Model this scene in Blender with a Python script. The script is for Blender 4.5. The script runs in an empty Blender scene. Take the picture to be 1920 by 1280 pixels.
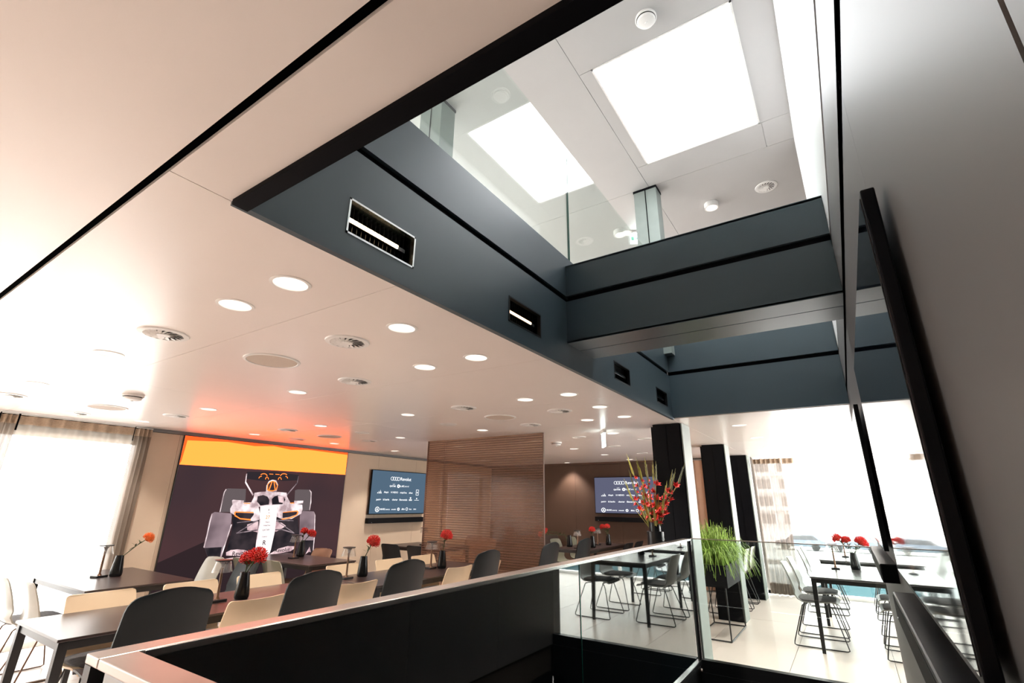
import bpy, bmesh, math, random
from mathutils import Vector, Matrix
random.seed(7)
R = math.radians
scn = bpy.context.scene
COL = scn.collection

# ------------------------------------------------------------------ camera
def look_matrix(yaw, pitch, roll):
    f = Vector((math.cos(yaw)*math.cos(pitch), math.sin(yaw)*math.cos(pitch), math.sin(pitch)))
    r = Vector((math.sin(yaw), -math.cos(yaw), 0)); u = r.cross(f)
    r2 = math.cos(roll)*r + math.sin(roll)*u; u2 = -math.sin(roll)*r + math.cos(roll)*u
    return Matrix((r2, u2, -f)).transposed()
cam_d = bpy.data.cameras.new('camera'); cam = bpy.data.objects.new('camera', cam_d); COL.objects.link(cam)
cam_d.sensor_width = 36.0; cam_d.lens = 36.0*905.6/1920; cam_d.clip_start = 0.02; cam_d.clip_end = 400
cam.matrix_world = Matrix.Translation((0, 0, 1.48)) @ look_matrix(R(33.692), R(18.406), R(0.662)).to_4x4()
scn.camera = cam

# ------------------------------------------------------------------ world, exposure
SKY = 9.0
w = bpy.data.worlds.new('overcast_sky'); scn.world = w; w.use_nodes = True
bg = w.node_tree.nodes['Background']; bg.inputs[0].default_value = (1.0, 0.975, 0.95, 1); bg.inputs[1].default_value = SKY
scn.view_settings.view_transform = 'Standard'; scn.view_settings.look = 'None'
scn.view_settings.exposure = 0.42; scn.view_settings.gamma = 1.0; scn.view_settings.use_curve_mapping = False
scn.cycles.use_denoising = True
scn.cycles.max_bounces = 8; scn.cycles.diffuse_bounces = 4; scn.cycles.glossy_bounces = 4; scn.cycles.transparent_max_bounces = 16
scn.cycles.sample_clamp_indirect = 6.0
scn.cycles.caustics_reflective = False; scn.cycles.caustics_refractive = False
SPOT_W = 33.0          # power of one ceiling downlight
WARM = (1.0, 0.89, 0.80)
def portal(name, loc, rot, sx, sy):
    l = bpy.data.lights.new(name, 'AREA'); l.shape = 'RECTANGLE'; l.size = sx; l.size_y = sy
    o = bpy.data.objects.new(name, l); COL.objects.link(o); o.location = loc; o.rotation_euler = rot
    l.cycles.is_portal = True
    return o
portal('portal_window_street', (-0.1, 7.42, 1.2), (R(-90), 0, 0), 5.6, 2.4)
portal('portal_window_harbour', (10.58, -0.8, 1.2), (0, R(90), 0), 2.4, 4.6)
portal('portal_window_side', (8.0, -3.1, 1.2), (R(90), 0, 0), 4.6, 2.4)

# ------------------------------------------------------------------ materials
def lin(r, g, b):
    return tuple((c/255/12.92 if c/255 <= 0.04045 else ((c/255+0.055)/1.055)**2.4) for c in (r, g, b))
MATS = {}
def mat(name, col, rough=0.5, metal=0.0, ior=1.5, emit=None, estr=0.0, var=0.06, scale=6.0, bump=0.0, coat=0.0, bscale=60):
    m = bpy.data.materials.new(name); m.use_nodes = True; n = m.node_tree; b = n.nodes['Principled BSDF']
    b.inputs['Roughness'].default_value = rough; b.inputs['Metallic'].default_value = metal; b.inputs['IOR'].default_value = ior
    b.inputs['Coat Weight'].default_value = coat
    tc = n.nodes.new('ShaderNodeTexCoord'); nz = n.nodes.new('ShaderNodeTexNoise'); nz.inputs['Scale'].default_value = scale; nz.inputs['Detail'].default_value = 3
    n.links.new(tc.outputs['Object'], nz.inputs['Vector'])
    rp = n.nodes.new('ShaderNodeValToRGB')
    lo = tuple(max(0, c*(1-var)) for c in col); hi = tuple(min(1, c*(1+var)) for c in col)
    rp.color_ramp.elements[0].position = 0.3; rp.color_ramp.elements[1].position = 0.7
    rp.color_ramp.elements[0].color = (*lo, 1); rp.color_ramp.elements[1].color = (*hi, 1)
    n.links.new(nz.outputs['Fac'], rp.inputs['Fac']); n.links.new(rp.outputs['Color'], b.inputs['Base Color'])
    if bump:
        n2 = n.nodes.new('ShaderNodeTexNoise'); n2.inputs['Scale'].default_value = bscale; n.links.new(tc.outputs['Object'], n2.inputs['Vector'])
        bp = n.nodes.new('ShaderNodeBump'); bp.inputs['Strength'].default_value = bump; bp.inputs['Distance'].default_value = 0.01
        n.links.new(n2.outputs['Fac'], bp.inputs['Height']); n.links.new(bp.outputs['Normal'], b.inputs['Normal'])
    if emit:
        b.inputs['Emission Color'].default_value = (*emit, 1); b.inputs['Emission Strength'].default_value = estr
    MATS[name] = m
    return m
def glassy(name, tint=(1, 1, 1), refl=1.0, ior=1.5, diffuse=None, dmix=0.0, rough=0.0):
    """pane glass: transparent + fresnel mirror, optionally a share of diffuse film"""
    m = bpy.data.materials.new(name); m.use_nodes = True; n = m.node_tree; n.nodes.remove(n.nodes['Principled BSDF'])
    out = n.nodes['Material Output']; tr = n.nodes.new('ShaderNodeBsdfTransparent'); tr.inputs[0].default_value = (*tint, 1)
    gl = n.nodes.new('ShaderNodeBsdfGlossy'); gl.inputs['Roughness'].default_value = rough; gl.inputs[0].default_value = (refl, refl, refl, 1)
    fr = n.nodes.new('ShaderNodeFresnel'); ge = n.nodes.new('ShaderNodeNewGeometry'); mr = n.nodes.new('ShaderNodeMapRange')
    mr.inputs['To Min'].default_value = ior; mr.inputs['To Max'].default_value = 1/ior      # thin pane: same reflectance from both faces
    n.links.new(ge.outputs['Backfacing'], mr.inputs['Value']); n.links.new(mr.outputs[0], fr.inputs[0])
    mx = n.nodes.new('ShaderNodeMixShader'); n.links.new(fr.outputs[0], mx.inputs[0])
    src = tr.outputs[0]
    if diffuse:
        df = n.nodes.new('ShaderNodeBsdfDiffuse'); df.inputs[0].default_value = (*diffuse, 1)
        m2 = n.nodes.new('ShaderNodeMixShader'); m2.inputs[0].default_value = dmix
        n.links.new(tr.outputs[0], m2.inputs[1]); n.links.new(df.outputs[0], m2.inputs[2]); src = m2.outputs[0]
    n.links.new(src, mx.inputs[1]); n.links.new(gl.outputs[0], mx.inputs[2]); n.links.new(mx.outputs[0], out.inputs[0])
    MATS[name] = m; return m
def sheer(name, col, opac, scale=900):
    """woven voile: thread pattern decides between open weave and translucent cloth"""
    m = bpy.data.materials.new(name); m.use_nodes = True; n = m.node_tree; n.nodes.remove(n.nodes['Principled BSDF'])
    out = n.nodes['Material Output']; tr = n.nodes.new('ShaderNodeBsdfTransparent')
    df = n.nodes.new('ShaderNodeBsdfDiffuse'); df.inputs[0].default_value = (*col, 1)
    tl = n.nodes.new('ShaderNodeBsdfTranslucent'); tl.inputs[0].default_value = (*col, 1)
    a = n.nodes.new('ShaderNodeMixShader'); a.inputs[0].default_value = 0.5
    n.links.new(df.outputs[0], a.inputs[1]); n.links.new(tl.outputs[0], a.inputs[2])
    tc = n.nodes.new('ShaderNodeTexCoord'); nz = n.nodes.new('ShaderNodeTexNoise'); nz.inputs['Scale'].default_value = scale
    n.links.new(tc.outputs['Object'], nz.inputs['Vector'])
    ma = n.nodes.new('ShaderNodeMath'); ma.operation = 'MULTIPLY_ADD'; ma.inputs[1].default_value = 0.2; ma.inputs[2].default_value = opac-0.1
    n.links.new(nz.outputs['Fac'], ma.inputs[0])
    b = n.nodes.new('ShaderNodeMixShader'); n.links.new(ma.outputs[0], b.inputs[0]); n.links.new(tr.outputs[0], b.inputs[1]); n.links.new(a.outputs[0], b.inputs[2])
    n.links.new(b.outputs[0], out.inputs[0]); MATS[name] = m; return m
def glow(name, col, strength):
    m = bpy.data.materials.new(name); m.use_nodes = True; n = m.node_tree; n.nodes.remove(n.nodes['Principled BSDF'])
    e = n.nodes.new('ShaderNodeEmission'); e.inputs[0].default_value = (*col, 1); e.inputs[1].default_value = strength
    n.links.new(e.outputs[0], n.nodes['Material Output'].inputs[0]); MATS[name] = m; return m

def glow2(name, a, b, scale, strength=1.0):
    glow(name, a, strength); n = MATS[name].node_tree; e = n.nodes['Emission']
    tc = n.nodes.new('ShaderNodeTexCoord'); nz = n.nodes.new('ShaderNodeTexNoise'); nz.inputs['Scale'].default_value = scale; nz.inputs['Detail'].default_value = 2
    rp = n.nodes.new('ShaderNodeValToRGB'); rp.color_ramp.elements[0].position = .36; rp.color_ramp.elements[1].position = .64
    rp.color_ramp.elements[0].color = (*a, 1); rp.color_ramp.elements[1].color = (*b, 1)
    n.links.new(tc.outputs['Object'], nz.inputs['Vector']); n.links.new(nz.outputs['Fac'], rp.inputs['Fac']); n.links.new(rp.outputs['Color'], e.inputs[0])

mat('ceiling', (0.87, 0.80, 0.755), 0.28, ior=1.48, var=0.01, scale=2)
mat('ceiling_dark', (0.004, 0.004, 0.005), 0.6, ior=1.12)
mat('upper_white', (0.47, 0.465, 0.46), 0.45, var=0.01)
mat('slate', lin(57, 70, 77), 0.36, ior=1.5, var=0.02, scale=3)
mat('black_gap', (0.003, 0.003, 0.004), 0.6, ior=1.12)
mat('wall_grey', lin(86, 86, 87), 0.52, ior=1.95, var=0.015, scale=2)
mat('wall_white', lin(205, 206, 208), 0.45, var=0.01)
mat('wall_beige', lin(194, 177, 156), 0.5, var=0.02)
mat('wall_brown', lin(80, 60, 48), 0.55, var=0.03)
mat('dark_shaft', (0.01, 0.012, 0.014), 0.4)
mat('floor_tile', lin(224, 213, 206), 0.28, var=0.05, scale=1.6, ior=1.5)
mat('grout', lin(60, 55, 50), 0.8)
mat('black_column', (0.003, 0.0035, 0.005), 0.5, ior=1.2)
mat('column_side', lin(128, 137, 133), 0.45)
mat('rail_metal', lin(176, 166, 160), 0.28, metal=0.9)
mat('steel', lin(200, 200, 200), 0.2, metal=1.0)
mat('black_glass', (0.003, 0.005, 0.006), 0.02, ior=2.3)
mat('black_plastic', (0.003, 0.0035, 0.005), 0.4, ior=1.22)
mat('black_matte', (0.006, 0.006, 0.007), 0.6, ior=1.2)
mat('black_metal', (0.012, 0.012, 0.013), 0.35, metal=0.2)
mat('black_shell', (0.006, 0.008, 0.009), 0.34, ior=1.26)
mat('cream_shell', lin(222, 200, 168), 0.35, var=0.02)
mat('white_shell', lin(150, 149, 141), 0.20, var=0.02)
mat('olive_shell', lin(128, 128, 112), 0.14, var=0.02, ior=1.8)
mat('grey_shell', lin(140, 142, 140), 0.35, var=0.02)
mat('tan_shell', lin(140, 108, 84), 0.5)
mat('brown_shell', lin(52, 42, 38), 0.4)
mat('cushion_grey', lin(92, 92, 94), 0.9, var=0.25, scale=40, bump=0.3, bscale=300)
mat('table_dark', lin(46, 34, 32), 0.30, var=0.06, scale=10, ior=1.6)
mat('table_grey', lin(70, 70, 72), 0.22, var=0.05, scale=10, ior=1.7)
mat('tv_screen_off', (0.004, 0.006, 0.010), 0.04, ior=1.9)
mat('lamp_white', (0.85, 0.83, 0.80), 0.4)
mat('white_plastic', (0.80, 0.79, 0.77), 0.45)
mat('vent_dark', (0.03, 0.028, 0.026), 0.8)
mat('speaker_cloth', lin(178, 164, 152), 0.8, var=0.1, scale=400)
mat('vase_black', (0.005, 0.006, 0.007), 0.22, ior=1.4)
mat('petal_red', (0.55, 0.018, 0.014), 0.55, var=0.35, scale=40)
mat('petal_orange', (0.75, 0.17, 0.02), 0.5, var=0.35, scale=40)
mat('petal_core', (0.35, 0.03, 0.01), 0.7)
mat('stem_green', (0.05, 0.075, 0.02), 0.6, var=0.3, scale=30)
mat('glad_green', (0.20, 0.19, 0.035), 0.5, var=0.5, scale=18)
mat('grass_green', (0.21, 0.34, 0.05), 0.5, var=0.45, scale=9)
mat('bronze', lin(110, 84, 66), 0.3, metal=0.7)
mat('slat_brown', lin(86, 62, 50), 0.5)
mat('curtain_rose', lin(196, 158, 134), 0.8, var=0.05)
mat('header_tape', lin(170, 150, 130), 0.9, var=0.1, scale=60)
mat('harbour_ground', (0.75, 0.74, 0.72), 0.9)
mat('harbour_water', (0.030, 0.065, 0.075), 0.6, ior=1.03)
mat('boat_white', (0.85, 0.85, 0.85), 0.4)
mat('far_building', (0.85, 0.84, 0.82), 0.8)
mat('far_shade', (0.30, 0.29, 0.28), 0.8)
mat('car_paint', (0.06, 0.08, 0.10), 0.4)
mat('rubber', (0.01, 0.01, 0.01), 0.8)
glassy('clear_glass', (0.90, 0.945, 0.93), ior=1.55)
glassy('window_glass', (0.97, 0.98, 0.98), ior=1.45)
glassy('acrylic', (0.93, 0.93, 0.92), ior=1.5, diffuse=(0.8, 0.8, 0.8), dmix=0.10)
glassy('louvre_glass', (0.80, 0.68, 0.60), ior=1.18, diffuse=lin(140, 108, 88), dmix=0.32)
mat('glass_edge', (0.01, 0.10, 0.075), 0.1)
sheer('voile', (0.50, 0.44, 0.38), 0.60)
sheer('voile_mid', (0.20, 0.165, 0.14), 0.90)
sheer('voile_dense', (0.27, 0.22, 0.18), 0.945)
glow('downlight_glow', (1.0, 0.93, 0.84), 7.0)
glow('sky_panel', (0.96, 0.985, 1.0), 11.0)
glow('led_hot', (1.0, 0.72, 0.38), 40.0)
glow('led_dim', (1.0, 0.66, 0.40), 3.5)
glow('exit_glow', (0.86, 1.0, 0.97), 7.0)
glow('exit_green', (0.10, 0.75, 0.45), 1.2)
glow('screen_blue', lin(74, 94, 112), 1.0)
glow('screen_violet', lin(84, 86, 106), 1.0)
glow('screen_white', (0.95, 0.97, 1.0), 1.0)
glow('poster_amber', (3.2, 0.42, 0.065), 1.0)
glow('poster_red', (2.2, 0.12, 0.02), 1.0)
glow2('poster_bg', lin(70, 48, 50), lin(58, 44, 48), 0.8)
glow('poster_bg_low', lin(44, 33, 36), 1.0)
glow('car_tyre', lin(92, 82, 84), 1.0)
glow2('car_tyre2', lin(104, 88, 94), lin(146, 126, 132), 3.0)
glow('car_wing', lin(44, 38, 42), 1.0)
glow2('car_silver', lin(168, 144, 148), lin(246, 228, 230), 9.0)
glow('car_white', lin(248, 232, 232), 1.1)
glow2('car_pink', lin(176, 144, 150), lin(232, 204, 206), 8.0)
glow2('car_dim', lin(84, 74, 80), lin(150, 132, 138), 12.0)
glow2('car_dark', lin(30, 28, 33), lin(56, 48, 52), 5.0)
glow('car_orange', (1.5, 0.30, 0.05), 1.0)
glow('car_ink', lin(52, 44, 48), 1.0)

# ------------------------------------------------------------------ mesh helpers
class MB:
    def __init__(s): s.v = []; s.f = []; s.m = []
    def add(s, vs, fs, mi=0):
        o = len(s.v); s.v += [tuple(p) for p in vs]
        for f in fs: s.f.append([i+o for i in f]); s.m.append(mi)
        return s
    def box(s, x0, x1, y0, y1, z0, z1, mi=0):
        vs = [(x, y, z) for z in (z0, z1) for y in (y0, y1) for x in (x0, x1)]
        return s.add(vs, [(0, 2, 3, 1), (4, 5, 7, 6), (0, 1, 5, 4), (2, 6, 7, 3), (0, 4, 6, 2), (1, 3, 7, 5)], mi)
    def tube(s, pts, r, n=8, mi=0, closed=False):
        P = [Vector(p) for p in pts]; k = len(P); rs = r if isinstance(r, (list, tuple)) else [r]*k
        T = []
        for i in range(k):
            a = P[(i-1) % k] if (closed or i) else P[0]; b = P[(i+1) % k] if (closed or i < k-1) else P[-1]
            t = (b-a); T.append(t.normalized() if t.length > 1e-9 else Vector((0, 0, 1)))
        up = Vector((0, 0, 1)) if abs(T[0].z) < 0.9 else Vector((1, 0, 0))
        u = T[0].cross(up).normalized(); vs = []
        for i in range(k):
            u = (u - T[i]*u.dot(T[i])); u = u.normalized() if u.length > 1e-6 else T[i].orthogonal().normalized()
            v = T[i].cross(u)
            for j in range(n):
                a = 2*math.pi*j/n; vs.append(P[i] + (u*math.cos(a)+v*math.sin(a))*rs[i])
        fs = []
        for i in range(k if closed else k-1):
            i2 = (i+1) % k
            for j in range(n): fs.append((i*n+j, i*n+(j+1) % n, i2*n+(j+1) % n, i2*n+j))
        if not closed: fs += [tuple(range(n))[::-1], tuple((k-1)*n+j for j in range(n))]
        return s.add(vs, fs, mi)
    def lathe(s, prof, n=24, c=(0, 0, 0), mi=0, cap=True):
        vs = []
        for r, z in prof:
            for j in range(n): a = 2*math.pi*j/n; vs.append((c[0]+r*math.cos(a), c[1]+r*math.sin(a), c[2]+z))
        fs = []
        for i in range(len(prof)-1):
            for j in range(n): fs.append((i*n+j, i*n+(j+1) % n, (i+1)*n+(j+1) % n, (i+1)*n+j))
        if cap: fs += [tuple(range(n))[::-1], tuple((len(prof)-1)*n+j for j in range(n))]
        return s.add(vs, fs, mi)
    def build(s, name, mats, parent=None, smooth=None, bevel=0.0, loc=None):
        me = bpy.data.meshes.new(name); me.from_pydata(s.v, [], s.f); me.validate()
        if not isinstance(mats, (list, tuple)): mats = [mats]
        for m in mats: me.materials.append(MATS[m])
        if len(mats) > 1: me.polygons.foreach_set('material_index', s.m)
        bm = bmesh.new(); bm.from_mesh(me); bmesh.ops.recalc_face_normals(bm, faces=bm.faces); bm.to_mesh(me); bm.free()
        if smooth is not None:
            me.polygons.foreach_set('use_smooth', [True]*len(me.polygons)); me.set_sharp_from_angle(angle=R(smooth))
        o = bpy.data.objects.new(name, me); COL.objects.link(o)
        if parent: o.parent = parent
        if loc: o.location = loc
        if bevel:
            b = o.modifiers.new('bevel', 'BEVEL'); b.width = bevel; b.segments = 2; b.limit_method = 'ANGLE'; b.angle_limit = R(40)
        return o
def tag(o, label=None, cat=None, group=None, kind=None):
    if label: o['label'] = label
    if cat: o['category'] = cat
    if group: o['group'] = group
    if kind: o['kind'] = kind
    return o
def thing(name, label, cat, loc=(0, 0, 0), rz=0.0, group=None):
    o = bpy.data.objects.new(name, None); o.empty_display_size = 0.1; COL.objects.link(o)
    o.location = loc; o.rotation_euler = (0, 0, rz)
    return tag(o, label, cat, group)
def struct(o, label, cat): return tag(o, label, cat, kind='structure')
def dup(root, label=None, loc=None, rz=None, group=None, swap=None):
    def cp(o, par):
        c = o.copy(); COL.objects.link(c)
        if par: c.parent = par
        if swap and c.type == 'MESH':
            for i, sl in enumerate(c.material_slots):
                if sl.material and sl.material.name in swap: sl.link = 'OBJECT'; sl.material = MATS[swap[o.material_slots[i].material.name]]
        for ch in o.children: cp(ch, c)
        return c
    r = cp(root, None)
    if label: r['label'] = label
    if loc: r.location = loc
    if rz is not None: r.rotation_euler = (0, 0, rz)
    if group: r['group'] = group
    return r
def sheet(name, mats, x0, x1, y0, y1, z, t, holes=(), parent=None):
    """horizontal panel of thickness t (upwards) with round holes (x, y, r)"""
    bm = bmesh.new(); ed = []
    def loop(pts):
        vs = [bm.verts.new((x, y, z)) for x, y in pts]
        for i in range(len(vs)): ed.append(bm.edges.new((vs[i], vs[(i+1) % len(vs)])))
    loop([(x0, y0), (x1, y0), (x1, y1), (x0, y1)])
    for hx, hy, hr in holes:
        if x0 < hx-hr and hx+hr < x1 and y0 < hy-hr and hy+hr < y1:
            loop([(hx+hr*math.cos(2*math.pi*j/28), hy+hr*math.sin(2*math.pi*j/28)) for j in range(28)])
    bmesh.ops.triangle_fill(bm, use_beauty=True, use_dissolve=False, edges=ed)
    ex = bmesh.ops.extrude_face_region(bm, geom=list(bm.faces))
    bmesh.ops.translate(bm, vec=(0, 0, t), verts=[g for g in ex['geom'] if isinstance(g, bmesh.types.BMVert)])
    bmesh.ops.recalc_face_normals(bm, faces=bm.faces)
    me = bpy.data.meshes.new(name); bm.to_mesh(me); bm.free(); me.materials.append(MATS[mats])
    o = bpy.data.objects.new(name, me); COL.objects.link(o)
    if parent: o.parent = parent
    return o
_tx = {}
def text_mesh(txt, size, bold=0.0):
    """flat text outline as (verts2d, faces), centred on its baseline middle"""
    c = bpy.data.curves.new('t', 'FONT'); c.body = txt; c.size = size; c.align_x = 'CENTER'; c.resolution_u = 3; c.offset = bold
    o = bpy.data.objects.new('t', c); me = o.to_mesh()
    v = [(p.co.x, p.co.y) for p in me.vertices]; f = [tuple(p.vertices) for p in me.polygons]
    o.to_mesh_clear(); bpy.data.objects.remove(o); bpy.data.curves.remove(c)
    return v, f

# ================================================================== THE SETTING
ZC = 2.33                         # lower ceiling
VX0, VX1, VY0, VY1 = 0.57, 5.15, -0.15, 1.40     # the void in the ceiling
HX0, HX1, HY0, HY1 = 0.55, 5.40, -0.17, 1.42     # the stair hole in the floor
def cut(rect, hole):
    x0, x1, y0, y1 = rect; a0, a1, b0, b1 = hole
    if a1 <= x0 or a0 >= x1 or b1 <= y0 or b0 >= y1: return [rect]
    out = []
    if x0 < a0: out.append((x0, a0, y0, y1))
    if a1 < x1: out.append((a1, x1, y0, y1))
    m0, m1 = max(x0, a0), min(x1, a1)
    if y0 < b0: out.append((m0, m1, y0, b0))
    if b1 < y1: out.append((m0, m1, b1, y1))
    return out
# --- floor: screed with a stair hole, large porcelain tiles laid on it
m = MB()
for r_ in cut((-3.2, 10.6, -3.2, 7.5), (HX0, HX1, HY0, HY1)): m.box(*r_, -0.25, -0.010)
floor = struct(m.build('floor', 'grout'), 'pale beige porcelain tile floor with thin dark joints', 'floor')
xs = [-3.2, -1.5, 0.9, 3.3, 5.7, 8.1, 10.5]; ys = [-3.2, -2.64, -1.80, -0.96, -0.12, 0.725, 1.57, 2.41, 3.25, 4.09, 4.93, 5.77, 6.61, 7.3]
for i in range(len(xs)-1):
    for j in range(len(ys)-1):
        for (a, b, c, d) in cut((xs[i]+.002, xs[i+1]-.002, ys[j]+.002, ys[j+1]-.002), (HX0, HX1, HY0, HY1)):
            if b-a > .02 and d-c > .02: MB().box(a, b, c, d, -0.010, 0.0).build('floor_tile', 'floor_tile', floor)
# --- stair shaft below the floor
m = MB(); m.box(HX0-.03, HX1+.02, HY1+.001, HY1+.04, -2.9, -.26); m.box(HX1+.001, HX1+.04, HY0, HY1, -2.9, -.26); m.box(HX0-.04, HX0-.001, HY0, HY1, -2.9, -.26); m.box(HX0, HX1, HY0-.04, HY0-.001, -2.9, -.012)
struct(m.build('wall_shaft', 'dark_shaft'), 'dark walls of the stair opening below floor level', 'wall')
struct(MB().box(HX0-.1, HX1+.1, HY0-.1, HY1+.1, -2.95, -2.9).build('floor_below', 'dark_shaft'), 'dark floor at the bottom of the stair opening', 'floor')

# --- ceiling light / vent positions (x, y)
DOWN = {
 'void': [(1.01, 1.78), (1.64, 1.78), (2.27, 1.78), (3.52, 1.78), (4.15, 1.78), (4.77, 1.78)],
 'second': [(1.01, 2.21), (2.27, 2.21), (3.52, 2.20), (4.78, 2.20), (5.89, 2.37)],
 'third': [(1.01, 3.69), (2.30, 3.67), (3.56, 3.66), (4.85, 3.66), (6.09, 3.65), (7.34, 3.64), (8.51, 3.60), (9.68, 3.56)],
 'fourth': [(1.03, 5.20), (2.32, 5.18), (3.60, 5.16), (4.88, 5.13), (6.12, 5.10), (7.24, 5.02), (9.88, 5.07)],
 'wall': [(2.32, 6.72), (3.64, 6.67), (4.90, 6.61), (6.19, 6.62), (7.40, 6.55), (8.58, 6.46)],
 'rear': [(-.75, .30), (-.75, .85), (-.80, 1.40), (-.95, 5.2), (-1.5, .40), (-1.5, 1.05), (-2.3, 1.78), (-2.3, 3.68), (-2.3, 5.2)],  # unseen fill downlights, added behind the camera to lift the near ceiling
 'harbour': [(5.95, 0.89), (7.19, 0.88), (8.50, 0.89)],
}
HOLE_R = 0.068
holes = [(x, y, HOLE_R) for r_ in DOWN.values() for x, y in r_]
m = MB()
for r_ in cut((-3.2, 10.6, -3.2, 7.5), (VX0, VX1, VY0, 1.53)): m.box(*r_, 2.43, 2.5)
ceil = struct(m.build('ceiling', 'ceiling_dark'), 'warm white satin panel ceiling with thin seams', 'ceiling')
def cpanel(x0, x1, y0, y1):
    sheet('ceiling_panel', 'ceiling', x0+.0015, x1-.0015, y0+.0015, y1-.0015, ZC, .012, holes, ceil)
xs = [.40, 1.26, 2.52, 3.78, 5.04, 6.30, 7.56, 8.82, 10.10]
for a, b in zip(xs[:-1], xs[1:]):
    cpanel(a, b, VY1, 4.50); cpanel(a, b, 4.50, 7.3)
cpanel(-3.2, .380, -.15, 7.3); cpanel(.40, VX0, -.15, VY1)
for a, b in zip([VX1, 6.30, 7.56, 8.82, 10.10][:-1], [6.30, 7.56, 8.82, 10.10]):
    cpanel(a, b, -3.2, -.8); cpanel(a, b, -.8, VY1)
cpanel(10.10, 10.6, -3.2, VY1)

# --- walls of the lower room
def wpanels(name, label, core, panels, mcore, mpan):
    c = struct(MB().box(*core).build(name, mcore), label, 'wall')
    for p in panels: MB().box(*p).build('wall_panel', mpan, c)
    return c
wl = MB().box(2.60, 10.25, 7.32, 7.5, 0, 2.43).box(-3.2, -2.9, 7.32, 7.5, 0, 2.43).box(-2.9, 2.60, 7.34, 7.5, 2.16, 2.43).build('wall_left', 'black_gap')
struct(wl, 'beige panelled wall behind the racing car picture', 'wall')
xs = [2.60, 2.99, 5.74, 6.45, 7.45, 8.70, 10.10]
for a, b in zip(xs[:-1], xs[1:]): MB().box(a+.0015, b-.0015, 7.30, 7.32, 0, 2.285).build('wall_panel', 'wall_beige', wl)
struct(MB().box(2.60, 10.10, 7.285, 7.315, 2.29, 2.33).build('shadow_strip', 'wall_grey'), 'grey strip standing in for the shadow line between beige wall and ceiling', 'trim')  # dark strip imitates the shadow line under the ceiling
wf = MB().box(10.12, 10.3, 1.46, 7.32, 0, 2.43).build('wall_far', 'black_gap'); struct(wf, 'brown panelled wall at the far end of the room', 'wall')
ys = [1.46, 2.9, 3.95, 5.0, 6.05, 7.30]
for a, b in zip(ys[:-1], ys[1:]): MB().box(10.10, 10.12, a+.0015, b-.0015, 0, 2.285).build('wall_panel', 'wall_brown', wf)
struct(MB().box(10.08, 10.12, 1.46, 7.28, 2.29, 2.33).build('trim_2', 'slat_brown'), 'dark brown trim along the top of the far wall', 'trim')
struct(MB().box(-3.4, -3.2, -3.2, 7.5, 0, 2.43).build('wall_back', 'wall_beige'), 'beige wall closing the room behind the viewer', 'wall')
# right wall with the two dark televisions, rising past both storeys
wr = MB().box(-3.2, 5.53, -0.30, -0.17, 0, 2.9).box(-3.2, 5.05, -0.30, -0.17, 2.9, 5.2).build('wall_right', 'black_gap')
struct(wr, 'satin light grey panel wall beside the stair void', 'wall')
for a, b in ((-3.2, .396), (.404, 1.2095), (1.2105, 3.10), (3.102, 4.30), (4.302, 5.55)): MB().box(a, b, -.17, -.15, 0, 2.785).build('wall_panel', 'wall_grey', wr)
for a, b in ((-3.2, .396), (.404, 5.05)): MB().box(a, b, -.17, -.15, 2.825, 5.10).build('wall_panel', 'wall_white', wr)
struct(MB().box(-3.2, 5.50, -3.2, -.31, 0, 2.43).build('wall_service', 'wall_beige'), 'closed service block behind the grey panel wall', 'wall')
# --- windows
def window(n, label, axis, at, a0, a1, z0, z1, bars):
    m = MB()
    def bar(p0, p1, q0, q1):
        if axis == 'y': m.box(p0, p1, at, at+.06, q0, q1)
        else: m.box(at, at+.06, p0, p1, q0, q1)
    bar(a0, a1, z0, z0+.05); bar(a0, a1, z1-.05, z1); bar(a0, a0+.05, z0, z1); bar(a1-.05, a1, z0, z1)
    for b in bars: bar(b-.025, b+.025, z0, z1)
    o = struct(m.build('window_%d' % n, 'white_plastic'), label, 'window')
    edges = [a0+.05]+list(bars)+[a1-.05]
    for p0, p1 in zip(edges[:-1], edges[1:]):
        g = MB()
        if axis == 'y': g.box(p0, p1, at+.027, at+.033, z0+.05, z1-.05)
        else: g.box(at+.027, at+.033, p0, p1, z0+.05, z1-.05)
        g.build('pane', 'window_glass', o)
    return o
window(1, 'large overexposed window behind sheer curtains on the left', 'y', 7.36, -2.9, 2.60, 0.0, 2.16, [-1.1, .75])
window(2, 'floor to ceiling window onto the harbour at far right', 'x', 10.52, -3.2, 1.46, 0.0, 2.42, [-1.4])
window(3, 'window on the side of the harbour dining corner', 'y', -3.12, 5.55, 10.5, 0.0, 2.42, [8.0])


# --- dark fascia around the void, cross beam
FZ = (2.345, 2.785, 2.825, 3.13)
SPOTS = [(.96, 1.31), (2.04, 2.39), (3.55, 3.90), (4.62, 4.97)]; SZ = (2.42, 2.57)
FY = 1.385
fl = MB().box(.58, 5.15, 1.53, 1.56, 2.34, 3.12).build('wall_fascia_left', 'black_gap')
struct(fl, 'slate grey fascia with recessed lights along the long side of the void', 'wall')
m = MB(); m.box(.60, 5.12, FY, FY+.02, FZ[0], SZ[0]).box(.60, 5.12, FY, FY+.02, SZ[1], FZ[1])
e = .60
for a, b in SPOTS+[(5.12, 5.12)]: m.box(e, a, FY, FY+.02, SZ[0], SZ[1]); e = b
m.build('fascia_panel', 'slate', fl); MB().box(.60, 5.12, FY, FY+.02, FZ[2], FZ[3]).build('fascia_panel', 'slate', fl)
MB().box(.60, 5.12, FY+.02, FY+.024, FZ[1]-.02, FZ[2]+.02).build('groove', 'black_gap', fl)
MB().box(.57, 5.15, FY-.008, FY+.02, 2.318, 2.343).build('edge_trim', 'slate', fl)
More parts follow.
